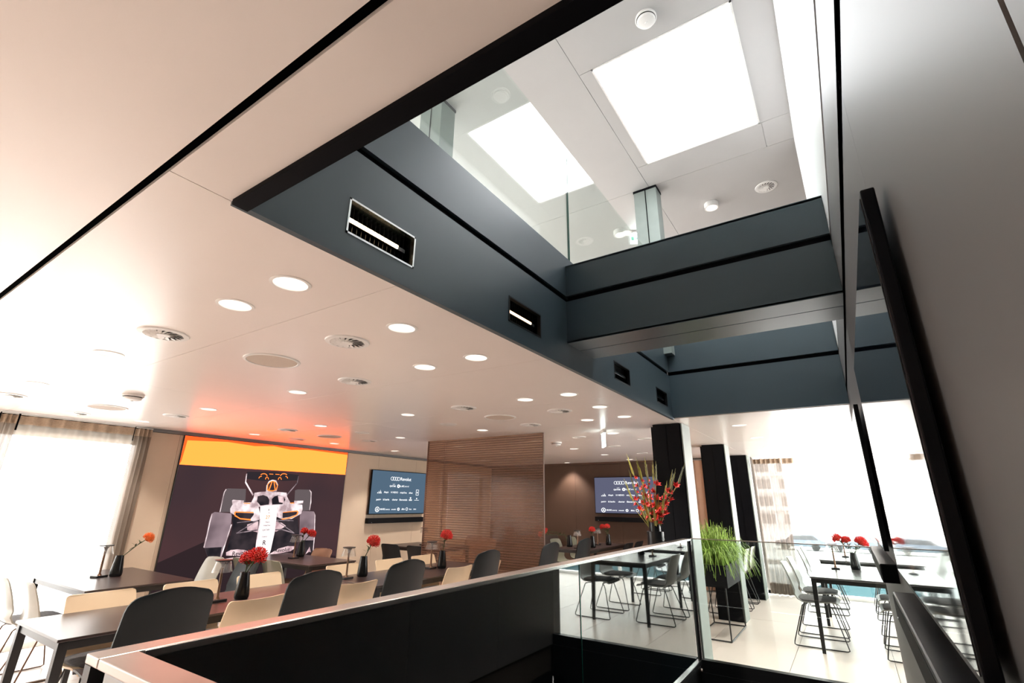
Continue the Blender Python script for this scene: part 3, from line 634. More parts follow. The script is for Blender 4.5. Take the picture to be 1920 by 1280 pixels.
# ================================================================== RACING CAR PICTURE (backlit print)
CAR = [
('tyre',[(3.695,1.614),(3.726,1.622),(3.981,1.622),(3.999,1.493),(4.017,1.304),(3.67,1.309),(3.667,1.478),(3.672,1.573)]),
('tyre',[(4.767,1.622),(4.813,1.637),(5.027,1.638),(5.064,1.604),(5.084,1.445),(5.078,1.322),(4.937,1.313),(4.791,1.396)]),
('wing',[(3.953,1.862),(4.369,1.881),(4.793,1.858),(4.783,1.773),(4.521,1.754),(4.387,1.774),(4.217,1.742),(3.963,1.762)]),
('silver',[(3.945,1.833),(3.958,1.836),(3.965,1.723),(4.106,1.55),(4.096,1.53),(3.951,1.706)]),
('dim',[(4.786,1.84),(4.796,1.84),(4.793,1.731),(4.645,1.542),(4.629,1.553),(4.78,1.736)]),
('silver',[(3.695,1.614),(3.679,1.573),(3.674,1.479),(3.67,1.309),(3.681,1.309),(3.684,1.479),(3.688,1.568),(3.707,1.608)]),
('silver',[(5.027,1.638),(5.067,1.604),(5.087,1.445),(5.081,1.322),(5.069,1.324),(5.07,1.457),(5.054,1.592),(5.022,1.628)]),
('dark',[(3.827,1.269),(4.241,1.209),(4.271,1.175),(4.31,0.765),(3.866,0.785),(3.879,0.998),(3.885,1.142)]),
('dark',[(4.508,1.237),(4.887,1.196),(4.945,0.974),(4.935,0.825),(4.616,0.766),(4.496,0.742)]),
('pink',[(4.089,1.137),(4.19,1.161),(4.247,1.176),(4.263,1.024),(4.103,1.062)]),
('pink',[(4.501,1.17),(4.627,1.144),(4.701,1.097),(4.559,1.023),(4.507,1.025)]),
('tyre2',[(3.568,1.288),(3.605,1.31),(3.835,1.288),(3.848,1.248),(3.857,1.143),(3.8,0.8),(3.786,0.657),(3.737,0.645),(3.673,0.656),(3.562,0.86),(3.552,1.032),(3.553,1.182)]),
('dark',[(3.564,0.857),(3.789,0.856),(3.788,0.781),(3.786,0.654),(3.737,0.643),(3.675,0.654)]),
('tyre2',[(4.912,1.254),(4.954,1.313),(5.154,1.304),(5.189,1.251),(5.23,0.902),(5.227,0.715),(5.209,0.693),(5.038,0.704),(4.949,0.973)]),
('dark',[(4.988,0.879),(5.224,0.867),(5.228,0.703),(5.21,0.687),(5.039,0.699)]),
('silver',[(3.568,1.288),(3.561,1.192),(3.558,1.052),(3.546,0.866),(3.562,0.859),(3.57,1.031),(3.573,1.181),(3.581,1.282)]),
('silver',[(3.857,1.143),(3.871,1.143),(3.818,0.789),(3.797,0.652),(3.782,0.653),(3.8,0.79)]),
('silver',[(5.16,1.299),(5.192,1.251),(5.236,0.902),(5.243,0.714),(5.231,0.714),(5.221,0.903),(5.179,1.239)]),
('dim',[(3.935,1.167),(4.231,1.198),(4.235,1.185),(3.939,1.16)]),
('dim',[(3.95,1.03),(4.255,1.065),(4.258,1.048),(3.957,1.019)]),
('dim',[(4.516,1.192),(4.815,1.177),(4.817,1.165),(4.518,1.179)]),
('dim',[(4.514,1.058),(4.642,1.059),(4.866,0.993),(4.854,0.982),(4.646,1.04),(4.517,1.042)]),
('dim',[(4.231,1.198),(3.961,1.034),(3.969,1.027),(4.245,1.185)]),
('dim',[(4.516,1.192),(4.851,1.0),(4.845,0.992),(4.513,1.179)]),
('silver',[(3.805,1.353),(3.827,1.411),(3.93,1.433),(4.126,1.439),(4.206,1.396),(4.263,1.252),(4.255,1.197),(4.175,1.177),(4.077,1.201),(3.877,1.268),(3.816,1.3)]),
('silver',[(4.515,1.419),(4.711,1.431),(4.928,1.406),(4.944,1.337),(4.93,1.272),(4.777,1.198),(4.633,1.19),(4.514,1.237)]),
('orange',[(3.869,1.291),(3.879,1.315),(4.151,1.306),(4.152,1.291),(3.89,1.3),(3.892,1.268),(3.969,1.225),(4.122,1.211),(4.132,1.189),(3.972,1.209),(3.886,1.252)]),
('dark',[(3.89,1.3),(4.16,1.288),(4.159,1.264),(4.122,1.209),(3.969,1.225),(3.892,1.268)]),
('orange',[(4.614,1.298),(4.852,1.322),(4.88,1.302),(4.87,1.255),(4.788,1.214),(4.633,1.19),(4.598,1.202),(4.746,1.224),(4.848,1.26),(4.859,1.296),(4.841,1.306),(4.616,1.283)]),
('dark',[(4.61,1.29),(4.841,1.305),(4.859,1.295),(4.848,1.26),(4.745,1.229),(4.622,1.213)]),
('orange',[(3.982,1.432),(4.081,1.43),(4.072,1.417),(3.984,1.421)]),
('orange',[(4.703,1.436),(4.777,1.439),(4.779,1.427),(4.726,1.422)]),
('silver',[(4.114,1.57),(4.196,1.585),(4.293,1.593),(4.465,1.593),(4.624,1.583),(4.644,1.524),(4.709,1.443),(4.654,1.373),(4.537,1.367),(4.209,1.379),(4.087,1.428),(4.114,1.506)]),
('dark',[(4.171,1.523),(4.253,1.543),(4.325,1.52),(4.362,1.475),(4.366,1.409),(4.237,1.393),(4.172,1.451)]),
('dark',[(4.398,1.487),(4.432,1.524),(4.486,1.543),(4.587,1.526),(4.622,1.477),(4.581,1.413),(4.417,1.407)]),
('pink',[(4.488,1.534),(4.587,1.526),(4.604,1.431),(4.523,1.442)]),
('silver',[(4.287,1.593),(4.28,1.678),(4.304,1.742),(4.357,1.766),(4.423,1.757),(4.463,1.695),(4.456,1.602)]),
('orange',[(4.295,1.616),(4.29,1.695),(4.318,1.734),(4.366,1.752),(4.42,1.738),(4.462,1.684),(4.453,1.62),(4.393,1.598),(4.33,1.599)]),
('dark',[(4.31,1.624),(4.305,1.692),(4.328,1.723),(4.368,1.741),(4.414,1.726),(4.448,1.681),(4.439,1.627),(4.391,1.612),(4.33,1.613)]),
('orange',[(4.352,1.744),(4.367,1.744),(4.338,1.611),(4.319,1.615)]),
('orange',[(4.377,1.745),(4.393,1.743),(4.437,1.623),(4.423,1.615)]),
('silver',[(3.807,1.461),(3.821,1.472),(3.976,1.462),(3.973,1.417),(3.821,1.414)]),
('silver',[(4.773,1.465),(4.934,1.468),(4.934,1.43),(4.782,1.413)]),
('white',[(4.236,1.379),(4.328,1.398),(4.506,1.394),(4.517,1.26),(4.527,1.024),(4.509,0.773),(4.497,0.722),(4.452,0.711),(4.318,0.723),(4.27,0.755),(4.261,0.917),(4.261,1.035),(4.259,1.208)]),
('silver',[(4.259,1.208),(4.275,1.208),(4.276,1.034),(4.276,0.916),(4.286,0.754),(4.27,0.755),(4.261,0.917),(4.261,1.035)]),
('pink',[(3.856,0.784),(3.916,0.81),(4.003,0.813),(4.107,0.798),(4.268,0.739),(4.262,0.706),(4.076,0.722),(3.864,0.743)]),
('pink',[(4.497,0.718),(4.627,0.781),(4.777,0.809),(4.906,0.797),(4.904,0.77),(4.83,0.732),(4.689,0.718),(4.552,0.706)]),
('pink',[(3.769,0.639),(3.861,0.704),(3.989,0.711),(4.192,0.706),(4.207,0.689),(3.993,0.69),(3.858,0.666),(3.792,0.627)]),
('pink',[(5.099,0.668),(5.159,0.777),(5.194,0.694),(5.157,0.702)]),
('orange',[(4.27,1.815),(4.261,1.832),(4.243,1.846),(4.218,1.853),(4.193,1.852),(4.17,1.844),(4.156,1.83),(4.167,1.825),(4.179,1.835),(4.197,1.841),(4.217,1.842),(4.236,1.837),(4.25,1.827),(4.257,1.815)]),
('orange',[(4.587,1.852),(4.566,1.864),(4.539,1.87),(4.512,1.868),(4.489,1.858),(4.475,1.843),(4.472,1.825),(4.485,1.825),(4.488,1.839),(4.499,1.85),(4.517,1.857),(4.539,1.858),(4.56,1.854),(4.576,1.845)]),
('orange',[(4.179,1.814),(4.167,1.813),(4.157,1.809),(4.148,1.803),(4.141,1.795),(4.137,1.786),(4.135,1.777),(4.146,1.775),(4.147,1.783),(4.151,1.789),(4.156,1.795),(4.163,1.8),(4.172,1.803),(4.181,1.804)]),
('orange',[(4.609,1.797),(4.605,1.806),(4.599,1.815),(4.59,1.822),(4.581,1.827),(4.571,1.83),(4.561,1.83),(4.563,1.82),(4.57,1.819),(4.578,1.817),(4.584,1.813),(4.59,1.808),(4.595,1.802),(4.598,1.795)]),
('orange',[(4.299,1.768),(4.292,1.787),(4.278,1.801),(4.262,1.806),(4.248,1.8),(4.24,1.785),(4.24,1.766),(4.251,1.766),(4.251,1.78),(4.256,1.791),(4.264,1.795),(4.274,1.792),(4.283,1.782),(4.288,1.768)]),
('orange',[(4.508,1.772),(4.5,1.792),(4.486,1.806),(4.469,1.811),(4.455,1.804),(4.446,1.789),(4.445,1.77),(4.457,1.77),(4.457,1.785),(4.462,1.796),(4.471,1.8),(4.482,1.797),(4.491,1.786),(4.496,1.772)]),
('orange',[(4.291,1.851),(4.354,1.852),(4.356,1.843),(4.292,1.842)]),
('orange',[(4.389,1.854),(4.458,1.852),(4.46,1.843),(4.391,1.844)]),
]
CAR_TEXT = [('27',(4.377, 1.208),0.049,'orange'),('R',(4.385, 0.848),0.067,'ink'),('6',(4.377, 1.322),0.031,'ink'),('Revolut',(4.063, 0.733),0.058,'ink'),('Revolut',(4.692, 0.734),0.058,'ink'),('QATAR',(4.38, 1.043),0.024,'ink'),('Nexo',(4.385, 1.153),0.022,'ink'),('ninjaOne',(4.381, 1.107),0.022,'ink'),('Castrol',(4.372, 0.952),0.020,'ink'),('bp',(4.386, 1.286),0.016,'ink')]

t = thing('light_box', 'backlit wall picture of a silver racing car under an amber band', 'picture', (4.365, 7.30, 0))
PX0, PX1 = 3.03, 5.70
def pf(u, v, k): return (u-4.365, -.0335-.0002*k, v)
MB().box(PX0-4.365, PX1-4.365, -.03, 0, .10, 2.285).build('box_frame', 'black_metal', t)
MB().box(PX0-4.355, PX1-4.375, -.032, -.03, .11, 1.905).build('print_background', 'poster_bg', t)
decal('print_lower_dark', ['poster_bg_low'], t, [(0, [(3.04, .11), (5.69, .11), (5.69, .60), (3.75, 1.02), (3.04, .72)])], lambda u, v, k: (u-4.365, -.0325, v))  # darker lower area of the printed background
MB().box(PX0-4.355, PX1-4.375, -.032, -.03, 1.905, 2.28).build('amber_band', 'poster_amber', t)
m = MB()
m.add([(PX0-4.355, -.0324, 2.28), (PX1-4.375, -.0324, 2.28), (PX1-4.375, -.0324, 2.245), (4.9-4.365, -.0324, 2.262), (4.6-4.365, -.0324, 2.235), (4.3-4.365, -.0324, 2.262), (4.0-4.365, -.0324, 2.235), (3.6-4.365, -.0324, 2.255), (PX0-4.355, -.0324, 2.22)], [tuple(range(9))])
m.add([(PX0-4.355, -.0324, 2.22), (PX0-4.320, -.0324, 2.24), (PX0-4.340, -.0324, 1.95), (PX0-4.355, -.0324, 1.91)], [(0, 1, 2, 3)])
m.build('amber_fringe', 'poster_red', t)
names = ['tyre', 'tyre2', 'wing', 'silver', 'white', 'pink', 'dim', 'dark', 'orange', 'ink']
items = [(names.index(c), [tuple(p) for p in P]) for c, P in CAR]
for s, (cx, cy), h, c in CAR_TEXT:
    items.append((names.index(c), txt(s, cx, cy, h*1.35, h*.02)))
decal('print_car', ['car_'+n for n in names], t, items, pf)

# ================================================================== LOUVRED GLASS PARTITION
t = thing('glass_partition', 'brown tinted glass partition with fine horizontal lines hanging between the tables', 'partition', (5.42, 4.10, 0))
MB().box(-.006, .006, -.98, .98, 0.0, 2.33).build('pane', 'louvre_glass', t)
m = MB()
for k in range(76): m.box(-.010, -.0065, -.978, .978, .03+k*.0302, .0385+k*.0302)
tag(m.build('fine_slats', 'slat_brown', t), kind='stuff'); m = MB().box(-.012, .012, .98, .99, 0, 2.33).box(-.012, .012, -.99, -.98, 0, 2.33); m.build('edge_profile', 'slat_brown', t)
MB().box(-.012, -.0065, .645, .650, 0, 2.33).build('joint', 'slat_brown', t)

# ================================================================== CURTAINS
def curtain(name, lab, cat, P0, P1, z0, z1, folds, amp, mt, tape='header_tape', seed=0, squeeze=1.0, hem=None):
    """hanging cloth between two plan points with vertical folds"""
    rnd = random.Random(seed); p0 = Vector((*P0, 0)); p1 = Vector((*P1, 0)); d = (p1-p0); L = d.length; d.normalize(); nrm = Vector((-d.y, d.x, 0))
    t = thing(name, lab, cat, ((P0[0]+P1[0])/2, (P0[1]+P1[1])/2, z0)); off = Vector(t.location); n = int(folds*10); ph = [rnd.uniform(-.5, .5) for _ in range(12)]
    def row(z, kk, a):
        o = []
        for i in range(n+1):
            s = i/n; q = s*folds*2*math.pi
            x = (s*L) if squeeze == 1 else L/2+(s-.5)*L*(squeeze+(1-squeeze)*kk)
            y = a*math.sin(q+ph[int(s*11)]*.8*(1-kk))+a*.35*math.sin(q*.5+1)
            o.append(p0+d*x+nrm*y+Vector((0, 0, z))-off)
        return o
    def grid(za, zb, nz, mt_, nm, dn=0.0):
        rows = []
        for j in range(nz+1):
            z = za+(zb-za)*j/nz; kk = (z-z0)/(z1-z0); rows.append([p+nrm*dn for p in row(z, kk, amp*(1.15-.5*kk))])
        m = MB(); w_ = n+1
        m.add([p for r_ in rows for p in r_], [(j*w_+i, j*w_+i+1, (j+1)*w_+i+1, (j+1)*w_+i) for j in range(nz) for i in range(n)])
        return m.build(nm, mt_, t, smooth=80)
    hd = .09; grid(z0, z1-hd, 10, mt, 'cloth'); grid(z1-hd, z1, 1, tape, 'header_tape')
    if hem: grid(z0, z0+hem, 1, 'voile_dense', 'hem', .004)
    m = MB(); m.tube([p0-off+Vector((0, 0, z1+.012)), p1-off+Vector((0, 0, z1+.012))], .006, 6); m.build('rail', 'white_plastic', t)
    return t
curtain('sheer_curtain', 'sheer beige curtain hanging in front of the bright left window', 'curtain', (1.39, 7.20), (2.43, 7.20), .02, 2.30, 8, .028, 'voile', seed=1)
curtain('sheer_curtain', 'bunched beige curtain edge next to the beige wall left of the picture', 'curtain', (2.45, 7.22), (2.64, 7.24), .02, 2.30, 4, .035, 'voile_dense', seed=2)
curtain('sheer_curtain', 'narrow bunched curtain at the far left picture edge', 'curtain', (1.24, 7.19), (1.37, 7.19), .02, 2.30, 3, .035, 'voile_dense', seed=3)
curtain('sheer_curtain', 'sheer curtain continuing along the window beyond the left picture edge', 'curtain', (-2.7, 7.20), (1.23, 7.20), .02, 2.30, 24, .03, 'voile', seed=4)
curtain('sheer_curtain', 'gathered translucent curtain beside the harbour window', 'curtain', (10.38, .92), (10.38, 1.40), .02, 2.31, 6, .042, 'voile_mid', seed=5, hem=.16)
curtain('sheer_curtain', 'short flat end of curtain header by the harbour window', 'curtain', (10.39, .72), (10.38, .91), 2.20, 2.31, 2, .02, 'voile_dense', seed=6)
curtain('drape', 'rose beige drape hanging behind the grass planter and columns', 'curtain', (10.0, 1.78), (10.0, 2.85), .02, 2.29, 6, .04, 'curtain_rose', tape='curtain_rose', seed=7)

# ================================================================== CHAIRS
def shell_geo(m, W, SH, BH, lean=.10, rc=.06, scoop=.03, th=.011, nu=10, crown=.0):
    """one-piece seat and back; faces local +x"""
    prof = [(.225, SH-.022), (.205, SH-.004), (.15, SH+.006), (.05, SH-.004), (-.06, SH-.012), (-.13, SH-.006), (-.175, SH+.02), (-.200, SH+.065)]
    for s in (.14, .28, .42, .56, .68, .78, .86, .92, .96, .985, 1.0):
        prof.append((-.200-lean*s*(.6+.4*s), SH+.065+(BH-SH-.065)*s))
    nv = len(prof); inner = []; outer = []
    for i, (x, z) in enumerate(prof):
        a = prof[max(0, i-1)]; b = prof[min(nv-1, i+1)]; tx, tz = b[0]-a[0], b[1]-a[1]; l = math.hypot(tx, tz); nx, nz = tz/l, -tx/l   # points up/forward
        if nz < 0 and i < 4: nx, nz = -nx, -nz
        nx, nz = (abs(nx), abs(nz)) if i < 9 else (abs(nx), nz)
        dtop = BH-z; hw = W/2
        if i > 8 and dtop < rc: hw = W/2-rc+math.sqrt(max(0, rc*rc-(rc-dtop)**2))
        if i < 2: hw = W/2-.02*(2-i)/2
        hw *= (1-.06*max(0, (z-SH-.065)/(BH-SH-.065)))
        for j in range(nu+1):
            u = -1+2*j/nu
            lift = scoop*(abs(u)**2.2)*(1.0 if i > 7 else .5)
            zz = z+crown*(1-u*u)*max(0, (z-SH-.065)/(BH-SH-.065)-.45)/.55-(crown*.5 if i > 8 else 0)*max(0, (z-SH-.065)/(BH-SH-.065))
            inner.append((x+nx*lift, u*hw, zz+nz*lift*(1 if i < 9 else 0))); outer.append((x+nx*(lift-th), u*hw, zz+nz*(lift-th)*(1 if i < 9 else 0)))
    w_ = nu+1; N = nv*w_
    fi = [(i*w_+j, i*w_+j+1, (i+1)*w_+j+1, (i+1)*w_+j) for i in range(nv-1) for j in range(nu)]
    m.add(inner+outer, [])
    o = len(m.v)-2*N
    for f in fi: m.f.append([o+q for q in f]); m.m.append(0); m.f.append([o+N+q for q in reversed(f)]); m.m.append(1)
    border = [(i*w_, (i+1)*w_) for i in range(nv-1)]+[(i*w_+nu, (i+1)*w_+nu) for i in range(nv-1)]+[(j, j+1) for j in range(nu)]+[((nv-1)*w_+j, (nv-1)*w_+j+1) for j in range(nu)]
    for a, b in border: m.f.append([o+a, o+b, o+N+b, o+N+a]); m.m.append(1)
def make_chair(name, front, back, W=.44, SH=.455, BH=.83, legs='black_metal', pad=None, lean=.10, rc=.05, crown=.004):
    t = thing(name, '', 'chair'); m = MB(); shell_geo(m, W, SH, BH, lean, rc, crown=crown)
    m.build('shell', [front, back], t, smooth=45)
    for s in (-1, 1):
        y0, y1 = s*(W/2-.07), s*(W/2+.012); z = SH-.035
        pts = [(.10, y0*.6, z), (.135, y0, z), (.150, y0*1.02, z-.012), (.165, y0+(y1-y0)*.10, z-.05), (.245, y1, .045), (.250, y1, .018), (.232, y1, .008), (.15, y1, .007), (-.15, y1, .007), (-.245, y1, .008), (-.262, y1, .018), (-.258, y1, .045), (-.150, y0+(y1-y0)*.10, z-.05), (-.138, y0*1.02, z-.012), (-.12, y0, z), (-.09, y0*.6, z)]
        MB().tube(pts, .0062, 6).build('leg', legs, t, smooth=60)
    MB().tube([(.10, -W*.18, SH-.035), (.10, W*.18, SH-.035)], .006, 6).tube([(-.09, -W*.18, SH-.035), (-.09, W*.18, SH-.035)], .006, 6).build('under_frame', legs, t, smooth=60)
    if pad:
        m = MB(); n = 8; vs = []
        for layer, dz, inset in ((0, .004, .0), (1, .018, .0), (2, .026, .02)):
            for j in range(32):
                a = 2*math.pi*j/32; c, s_ = math.cos(a), math.sin(a); rr = 1/((abs(c)**5+abs(s_)**5)**.2)
                vs.append((.01+(.19-inset)*c*rr, (W/2-.03-inset)*s_*rr, SH+dz))
        m.add(vs, [(l*32+j, l*32+(j+1) % 32, (l+1)*32+(j+1) % 32, (l+1)*32+j) for l in range(2) for j in range(32)]+[tuple(64+j for j in range(32)), tuple(range(32))[::-1]])
        m.build('seat_pad', pad, t, smooth=50)
    return t
PROTO = {}
def chair(kind, lab, x, y, face, group):
    """face: direction the sitter looks, degrees from +X"""
    mk = {'cream': lambda: make_chair('shell_chair', 'cream_shell', 'cream_shell', pad='cushion_grey', rc=.022, crown=-.004), 'black': lambda: make_chair('counter_chair', 'black_shell', 'black_shell', W=.43, SH=.64, BH=1.035, rc=.07, lean=.07, crown=.024),
          'white': lambda: make_chair('shell_chair', 'white_shell', 'white_shell', pad='cushion_grey', legs='bronze'), 'grey': lambda: make_chair('shell_chair', 'grey_shell', 'grey_shell', W=.47, pad='cushion_grey', SH=.45, BH=.84),
          'olive': lambda: make_chair('shell_chair', 'olive_shell', 'olive_shell', W=.40), 'dark': lambda: make_chair('shell_chair', 'brown_shell', 'black_shell', W=.42), 'tan': lambda: make_chair('shell_chair', 'tan_shell', 'tan_shell', W=.44),
          'clear': lambda: make_chair('shell_chair', 'white_shell', 'olive_shell', W=.42, lean=.06), 'ebony': lambda: make_chair('shell_chair', 'black_shell', 'black_shell', W=.46), 'dull': lambda: make_chair('shell_chair', 'olive_shell', 'black_shell', W=.43)}[kind]
    if kind not in PROTO: c = PROTO[kind] = mk()
    else: c = dup(PROTO[kind])
    c.location = (x, y, 0); c.rotation_euler = (0, 0, R(face)); tag(c, lab, 'chair', group)
    return c
# black counter-height chairs behind the railing
for x, lab in ((1.36, 'black high chair behind the railing, largest and nearest'), (2.21, 'black high chair behind the railing, second nearest'), (3.03, 'black high chair behind the railing in front of the dark vase'),
               (4.11, 'black high chair standing before the louvred partition'), (5.35, 'black high chair right of the louvred partition'), (6.26, 'black high chair below the far brown wall television, farthest of its row')):
    chair('black', lab, x, 2.95+.27, 90, 'black high chairs along the railing')
# long table row, near side and far side
for x, lab in ((2.17, 'cream chair between the two nearest black high chairs'), (3.04, 'cream chair mostly hidden behind the second black high chair'), (4.38, 'cream chair with flared back before the partition'), (4.93, 'cream chair mostly hidden left of the fourth black high chair')):
    chair('cream', lab, x, 3.55+.27, 90, 'cream chairs on the near side of the table row')
for x, lab in ((1.62, 'cream chair with grey pad at the nearest table end'), (2.22, 'cream chair behind the red pincushion flowers'), (2.80, 'cream chair facing us above the reddish tabletop'), (3.72, 'cream chair behind the clear lamp and single red flower'),
               (4.38, 'cream chair at the far side below the blue television'), (4.95, 'cream chair behind the third black high chair')):
    chair('cream', lab, x, 4.62-.27, -90, 'cream chairs on the far side of the table row')
# window table
chair('white', 'glossy white chair at the left edge, by the window table', 1.42+.26, 6.19, 0, 'white chairs at the window table'); chair('white', 'glossy white chair behind the nearest table corner', 1.47+.26, 5.71, 0, 'white chairs at the window table')
chair('white', 'pale chair at the window table left of the red pincushions', 2.98, 6.32, 180, 'white chairs at the window table'); chair('ebony', 'black chair between window table and racing car picture', 3.05, 5.72, 180, 'dark chairs')
# picture table
chair('olive', 'glossy olive grey chair under the racing car nose, left one', 3.42+.24, 6.02, 0, 'olive chairs'); chair('olive', 'glossy olive grey chair under the racing car nose, right one', 3.52+.24, 5.58, 0, 'olive chairs')
chair('tan', 'tan chair at the far side of the table under the picture', 4.44, 6.31, 180, 'tan chairs')
# table under the blue television
chair('dark', 'dark chair under the blue television, left of the pair', 6.15, 6.22, 0, 'dark chairs'); chair('dark', 'dark chair under the blue television, right of the pair', 6.15, 5.65, 0, 'dark chairs')
chair('tan', 'brown chair seen through the louvred partition, front one', 7.75, 5.85, 180, 'tan chairs'); chair('tan', 'brown chair seen through the louvred partition, rear one', 8.0, 6.35, 180, 'tan chairs')
# far table below the brown wall television
chair('dull', 'dark chair at the far table, behind the fifth black high chair', 8.75, 4.80-.27, -90, 'chairs at the far table'); chair('dull', 'dark chair at the far table, behind the sixth black high chair', 9.42, 4.80-.27, -90, 'chairs at the far table')
chair('dull', 'dark chair near the far table under the soundbar', 8.78, 3.38+.22, 90, 'chairs at the far table'); chair('dull', 'dark chair left of the tall vase at the far table', 9.30, 3.38+.22, 90, 'chairs at the far table')
chair('dark', 'dark chair in the far corner right of the partition', 9.60, 5.45, 200, 'chairs at the far table')
# harbour tables
for x, a in ((7.16, 'front grey chair at the near harbour table'), (7.84, 'second grey chair at the near harbour table'), (9.32, 'first grey chair at the rear harbour table'), (9.90, 'last grey chair at the rear harbour table')):
    chair('grey', a, x, .50, -90, 'grey chairs left of the harbour tables')
for x, a in ((7.05, 'grey chair on the wall side of the near harbour table, front one'), (7.75, 'grey chair on the wall side of the near harbour table, rear one'), (9.25, 'grey chair on the wall side of the rear harbour table, front one'), (9.9, 'grey chair on the wall side of the rear harbour table, rear one')):
    chair('grey', a, x, -.32, 90, 'grey chairs right of the harbour tables')
# shiny chairs past the second column
for x, a in ((8.35, 'shiny pale chair just past the grass planter, front of three'), (8.98, 'shiny pale chair, middle of three behind the second column'), (9.55, 'shiny pale chair beside the third column, rear of three')):
    chair('clear', a, x, 1.45+.25, 90, 'shiny pale chairs by the columns')

# ================================================================== TABLES
def table(lab, x0, x1, y0, y1, mt='table_dark', group='dining tables', h=.74):
    t = thing('dining_table', lab, 'table', ((x0+x1)/2, (y0+y1)/2, 0), group=group); a, b = (x1-x0)/2, (y1-y0)/2
    MB().box(-a, a, -b, b, h-.016, h).build('tabletop', mt, t, bevel=.003)
    m = MB().box(-a+.02, a-.02, -b+.02, -b+.05, h-.062, h-.020).box(-a+.02, a-.02, b-.05, b-.02, h-.062, h-.020).box(-a+.02, -a+.05, -b+.05, b-.05, h-.062, h-.020).box(a-.05, a-.02, -b+.05, b-.05, h-.062, h-.020)
    m.build('apron', 'black_metal', t)
    for sx in (-1, 1):
        for sy in (-1, 1):
            cx, cy = sx*(a-.035), sy*(b-.035); m = MB()
            vs = [(cx+q*.024, cy+p*.024, h-.018) for q, p in ((-1, -1), (1, -1), (1, 1), (-1, 1))]+[(cx+q*.017+sx*.012, cy+p*.017+sy*.012, 0) for q, p in ((-1, -1), (1, -1), (1, 1), (-1, 1))]
            m.add(vs, [(0, 1, 2, 3), (7, 6, 5, 4), (0, 4, 5, 1), (1, 5, 6, 2), (2, 6, 7, 3), (3, 7, 4, 0)]); m.build('leg', 'black_metal', t, bevel=.002)
    return t
table('nearest dining table of the long row, top shining in window light', 1.15, 3.37, 3.72, 4.50); table('far dining table of the long row with the black vase', 3.40, 5.30, 3.72, 4.50)
table('dining table by the sheer curtain with the orange flower', 1.77, 2.62, 5.42, 6.85); table('dining table standing under the racing car picture', 3.92, 4.62, 5.48, 7.0); table('small dark table under the blue television', 6.45, 7.35, 5.75, 7.0)
table('dark table in front of the brown wall television', 7.95, 9.65, 3.72, 4.40); table('dark table beside the columns near the drape', 8.0, 9.7, 1.95, 2.65)
table('near harbour table with the red bouquet', 6.72, 8.25, -.30, .50, 'table_grey'); table('rear harbour table closest to the window', 8.85, 10.25, -.30, .50, 'table_grey')

# ================================================================== TABLE LAMPS, VASES, FLOWERS
def make_lamp():
    t = thing('table_lamp', '', 'lamp')
    MB().box(-.055, .055, -.045, .045, 0, .018).build('base', 'black_metal', t, bevel=.004); MB().lathe([(.020, .018), (.010, .035), (.009, .21), (.011, .235)], 14).build('stem', 'bronze', t, smooth=40)
    MB().lathe([(.011, .235), (.016, .262), (.030, .276), (.001, .277)], 16, cap=False).build('lamp_head', 'steel', t, smooth=40)
    MB().lathe([(.072, .205), (.050, .284)], 28, cap=False).build('shade', 'acrylic', t, smooth=60); MB().lathe([(.001, .284), (.062, .284), (.062, .292), (.001, .293)], 28, cap=False).build('cap', 'black_metal', t, smooth=30)
    return t
LP = make_lamp(); fl_ = True
for x, y, rz, lab, z in ((2.12, 6.24, 20, 'slim table lamp on the window table beside the orange flower', .74), (2.19, 4.13, 0, 'clear shaded table lamp left of the red pincushions', .74), (4.24, 6.28, 0, 'table lamp in front of the racing car nose', .74), (3.52, 4.30, 0, 'clear shaded table lamp before the picture edge', .74),
                      (4.62, 4.18, 0, 'clear shaded table lamp left of the tall black vase with red flower', .74), (8.10, 4.0, 0, 'small table lamp on the far table, left one', .74), (9.05, 4.05, 0, 'small table lamp on the far table, right one', .74),
                      (7.70, .27, 0, 'slim table lamp on the near harbour table', .74), (9.55, .18, 0, 'slim table lamp on the rear harbour table', .74), (6.9, 6.45, 0, 'table lamp seen at the partition edge on the small dark table', .74)):
    o = LP if fl_ else dup(LP); fl_ = False
    o.location = (x, y, z); o.rotation_euler = (0, 0, R(rz)); tag(o, lab, 'lamp', 'cordless table lamps')
def vase_prof(s=1.0): return [(.001, 0), (.046*s, 0), (.052*s, .01), (.054*s, .03), (.046*s, .10*s), (.036*s, .17*s), (.034*s, .19*s), (.030*s, .19*s), (.030*s, .15*s)]
vase_me = [None]
def vase(lab, x, y, z=.74):
    t = thing('vase', lab, 'vase', (x, y, z), group='small black vases')
    if vase_me[0] is None: vase_me[0] = MB().lathe(vase_prof(), 24, cap=False).build('body', 'vase_black', t, smooth=50)
    else: c = vase_me[0].copy(); COL.objects.link(c); c.parent = t
    return t
def pin_head(m, c, d, rad, seed, mi=0, n=150):
    """pincushion bloom: hemisphere of curved pins around direction d"""
    rnd = random.Random(seed); c = Vector(c); d = Vector(d).normalized(); u = d.orthogonal().normalized(); v = d.cross(u)
    for k in range(n):
        ct = 1-1.45*(k+.5)/n; st = math.sqrt(max(0, 1-ct*ct)); a = k*2.39996+rnd.uniform(-.1, .1)
        q = (d*ct+(u*math.cos(a)+v*math.sin(a))*st).normalized(); q2 = (q+d*.55).normalized()
        p0 = c+q*rad*.30; p1 = c+q*rad*.85; p2 = p1+q2*rad*.28*rnd.uniform(.7, 1.2)
        m.tube([p0, p1, p2], [rad*.045, rad*.038, rad*.055], 4, mi)
